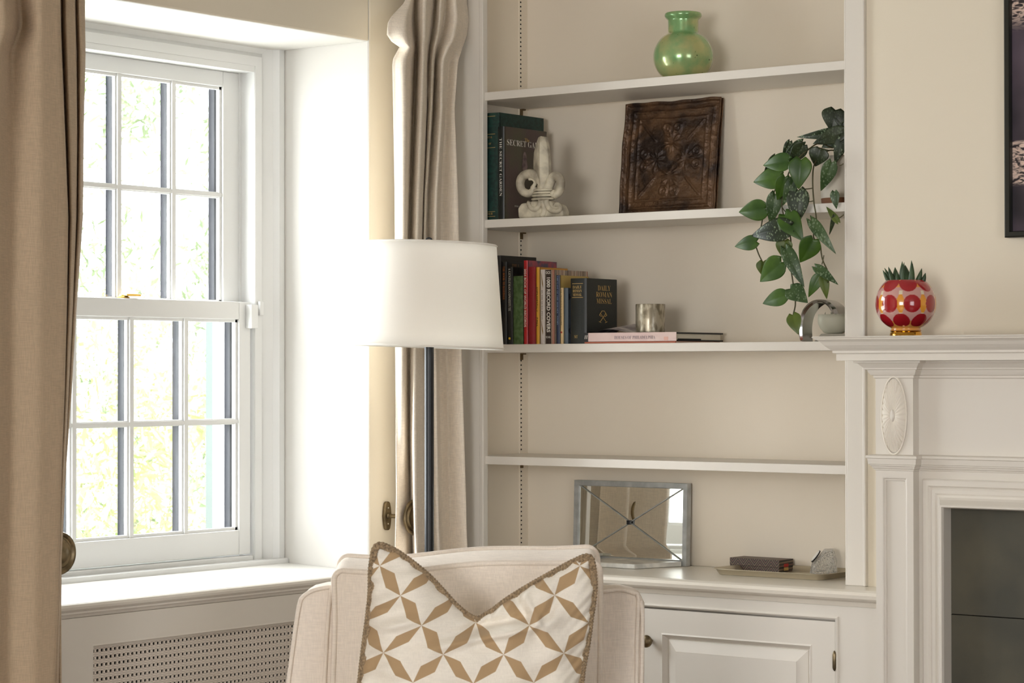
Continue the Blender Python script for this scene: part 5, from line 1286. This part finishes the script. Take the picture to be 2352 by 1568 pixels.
# ================================================================== patterned cushion
cu_ = thing('throw_pillow', 'white throw pillow with tan star lattice and braided tan cord trim on the armchair', 'pillow')
DP = 5.2
TOP = [(866, 1254), (900, 1262), (940, 1288), (985, 1325), (1020, 1362), (1052, 1396), (1092, 1421), (1130, 1404), (1165, 1378), (1215, 1347), (1270, 1316), (1320, 1289), (1352, 1279)]
LEFT = [(866, 1254), (854, 1300), (852, 1360), (846, 1420), (838, 1480), (830, 1550), (822, 1640), (830, 1770)]
RIGHT = [(1352, 1279), (1362, 1305), (1364, 1360), (1356, 1420), (1348, 1480), (1336, 1550), (1330, 1640), (1330, 1770)]
def poly_at(P_, t):
    L_ = [0]
    for a_, b_ in zip(P_, P_[1:]): L_.append(L_[-1]+math.hypot(b_[0]-a_[0], b_[1]-a_[1]))
    s = t*L_[-1]
    for i in range(len(P_)-1):
        if s <= L_[i+1]+1e-9:
            q = (s-L_[i])/(L_[i+1]-L_[i]); return (P_[i][0]+(P_[i+1][0]-P_[i][0])*q, P_[i][1]+(P_[i+1][1]-P_[i][1])*q)
    return P_[-1]
BOT = [(830, 1770), (1330, 1770)]
def pil(u, v):
    a_, b_, l_, r_ = poly_at(TOP, u), poly_at(BOT, u), poly_at(LEFT, v), poly_at(RIGHT, v)
    c00, c10, c01, c11 = TOP[0], TOP[-1], BOT[0], BOT[-1]
    return tuple((1-v)*a_[k_]+v*b_[k_]+(1-u)*l_[k_]+u*r_[k_]-((1-u)*(1-v)*c00[k_]+u*(1-v)*c10[k_]+(1-u)*v*c01[k_]+u*v*c11[k_]) for k_ in (0, 1))
def wr(u, v, s):
    """folds: crease running across under the notch, small puckers along the seams"""
    h = 0
    if s > 0:
        x, y = pil(u, v)
        yc = 1462-.00055*(x-1300)**2*.6+ (1300-x)*.10 if x < 1300 else 1440
        h += .030*math.exp(-((y-(1466-.22*(x-1060)))/13)**2)*math.exp(-((x-1130)/105)**2)
        h -= .026*math.exp(-((y-(1446-.22*(x-1060)))/12)**2)*math.exp(-((x-1110)/100)**2)
        h += .011*math.exp(-((x-y*.55-455)/10)**2)*math.exp(-((y-1400)/60)**2)
        h -= .011*math.exp(-((x-y*.55-430)/12)**2)*math.exp(-((y-1400)/60)**2)
        h += .012*math.exp(-((y-1425+.3*(x-930))/10)**2)*math.exp(-((x-930)/60)**2)
        h += .007*math.sin(x*.055+y*.03)*math.sin(y*.045-x*.012)+.005*math.exp(-((u-.08)/.08)**2)*math.sin(y*.12)
        h += .012*math.exp(-((x+.55*y-2010)/9)**2)*math.exp(-((y-1400)/45)**2)-.010*math.exp(-((x+.55*y-2032)/10)**2)*math.exp(-((y-1400)/45)**2)
    e = min(u, 1-u, v); h += .0045*math.sin((u+v)*95)*math.exp(-e*20)
    return h
bm = bmesh.new(); uvl = bm.loops.layers.uv.new('lattice'); N1, N2 = 120, 120; sides = []
for s in (1, -1):
    g = []
    for i in range(N1+1):
        row = []
        for j in range(N2+1):
            u, v = i/N1, j/N2; x, y = pil(u, v)
            prof_ = (max(0, 1-abs(2*u-1)**2.6)**.62)*(max(0, 1-abs(2*v-1)**2.8)**.62)
            notch = 1-.25*math.exp(-((u-.5)/.16)**2-(v/.15)**2)
            p = at(x, y, DP)-FH*(s*(.085*prof_*notch)+wr(u, v, s)*s)+FH*(.05*v*0)
            sL = smoothstep((1160-x)/140); shf = max(0, 1493-y)*(.30*sL-.16*(1-sL)); row.append((bm.verts.new(p), ((x-shf-1020)/137.0, (y-1493)/130.0)))
        g.append(row)
    for i in range(N1):
        for j in range(N2):
            q = [g[i][j], g[i+1][j], g[i+1][j+1], g[i][j+1]]; f = bm.faces.new([a_[0] for a_ in q])
            for lp_, a_ in zip(f.loops, q): lp_[uvl].uv = a_[1]
bmesh.ops.remove_doubles(bm, verts=bm.verts[:], dist=1e-5)
pmt = linen('pillow_cotton', (246, 240, 228), .02, .12); n = pmt.node_tree.nodes; l = pmt.node_tree.links; b = n['Principled BSDF']
uvn = n.new('ShaderNodeUVMap'); uvn.uv_map = 'lattice'; sp = n.new('ShaderNodeSeparateXYZ'); l.new(uvn.outputs[0], sp.inputs[0])
def mth(op, a_, c_=None):
    k_ = n.new('ShaderNodeMath'); k_.operation = op
    for i, q in enumerate((a_, c_)):
        if q is None: continue
        if isinstance(q, (int, float)): k_.inputs[i].default_value = q
        else: l.new(q, k_.inputs[i])
    return k_.outputs[0]
Pp = mth('ADD', sp.outputs[0], sp.outputs[1]); Qq = mth('SUBTRACT', sp.outputs[0], sp.outputs[1])
def edge_(t_, s_, a_):
    ft = mth('FRACT', mth('ADD', t_, 100)); ds = mth('SUBTRACT', mth('FRACT', mth('ADD', s_, 100.5)), .5)
    def side(pk): return mth('MULTIPLY', mth('MINIMUM', mth('DIVIDE', ft, pk), mth('DIVIDE', mth('SUBTRACT', 1, ft), 1-pk)), .165)
    return mth('MULTIPLY', mth('LESS_THAN', ds, side(a_)), mth('LESS_THAN', mth('MULTIPLY', ds, -1), side(1-a_)))
msk = mth('MAXIMUM', edge_(Pp, Qq, .41), edge_(Qq, Pp, .57))
src = b.inputs['Base Color'].links[0].from_socket; mx = n.new('ShaderNodeMix'); mx.data_type = 'RGBA'; l.new(msk, mx.inputs[0]); l.new(src, mx.inputs[6]); mx.inputs[7].default_value = lin((184, 156, 120)); l.new(mx.outputs[2], b.inputs['Base Color'])
obj('pillow_body', bm, pmt, cu_, smooth=True)
# braided cord: three twisted strands
per_ = []
for P_ in (LEFT[::-1], TOP[1:], RIGHT[1:], [(1330, 1770), (1080, 1785), (830, 1770)][1:]): per_ += P_
raw = [at(x, y, DP-.004) for x, y in per_]
dense = spline(raw, 60)
Ls = [0]
for a_, b_ in zip(dense, dense[1:]): Ls.append(Ls[-1]+(b_-a_).length)
res = []; stepL = .0016; s = 0; i = 0
while s < Ls[-1]:
    while Ls[i+1] < s: i += 1
    q = (s-Ls[i])/(Ls[i+1]-Ls[i]+1e-9); res.append(dense[i].lerp(dense[i+1], q)); s += stepL
for st in range(3):
    pts = []
    for i, p in enumerate(res):
        d = (res[min(i+1, len(res)-1)]-res[max(i-1, 0)]).normalized(); sd = d.cross(FH).normalized(); ph = i*stepL/.020*2*PI+st*2*PI/3
        pts.append(p+sd*(.0050*math.sin(ph))-FH*(.0034*math.sin(2*ph)))
    bm = bmesh.new(); tube(bm, pts, .0034, 6); obj('cord_strand', bm, M['rope'], cu_, smooth=True)
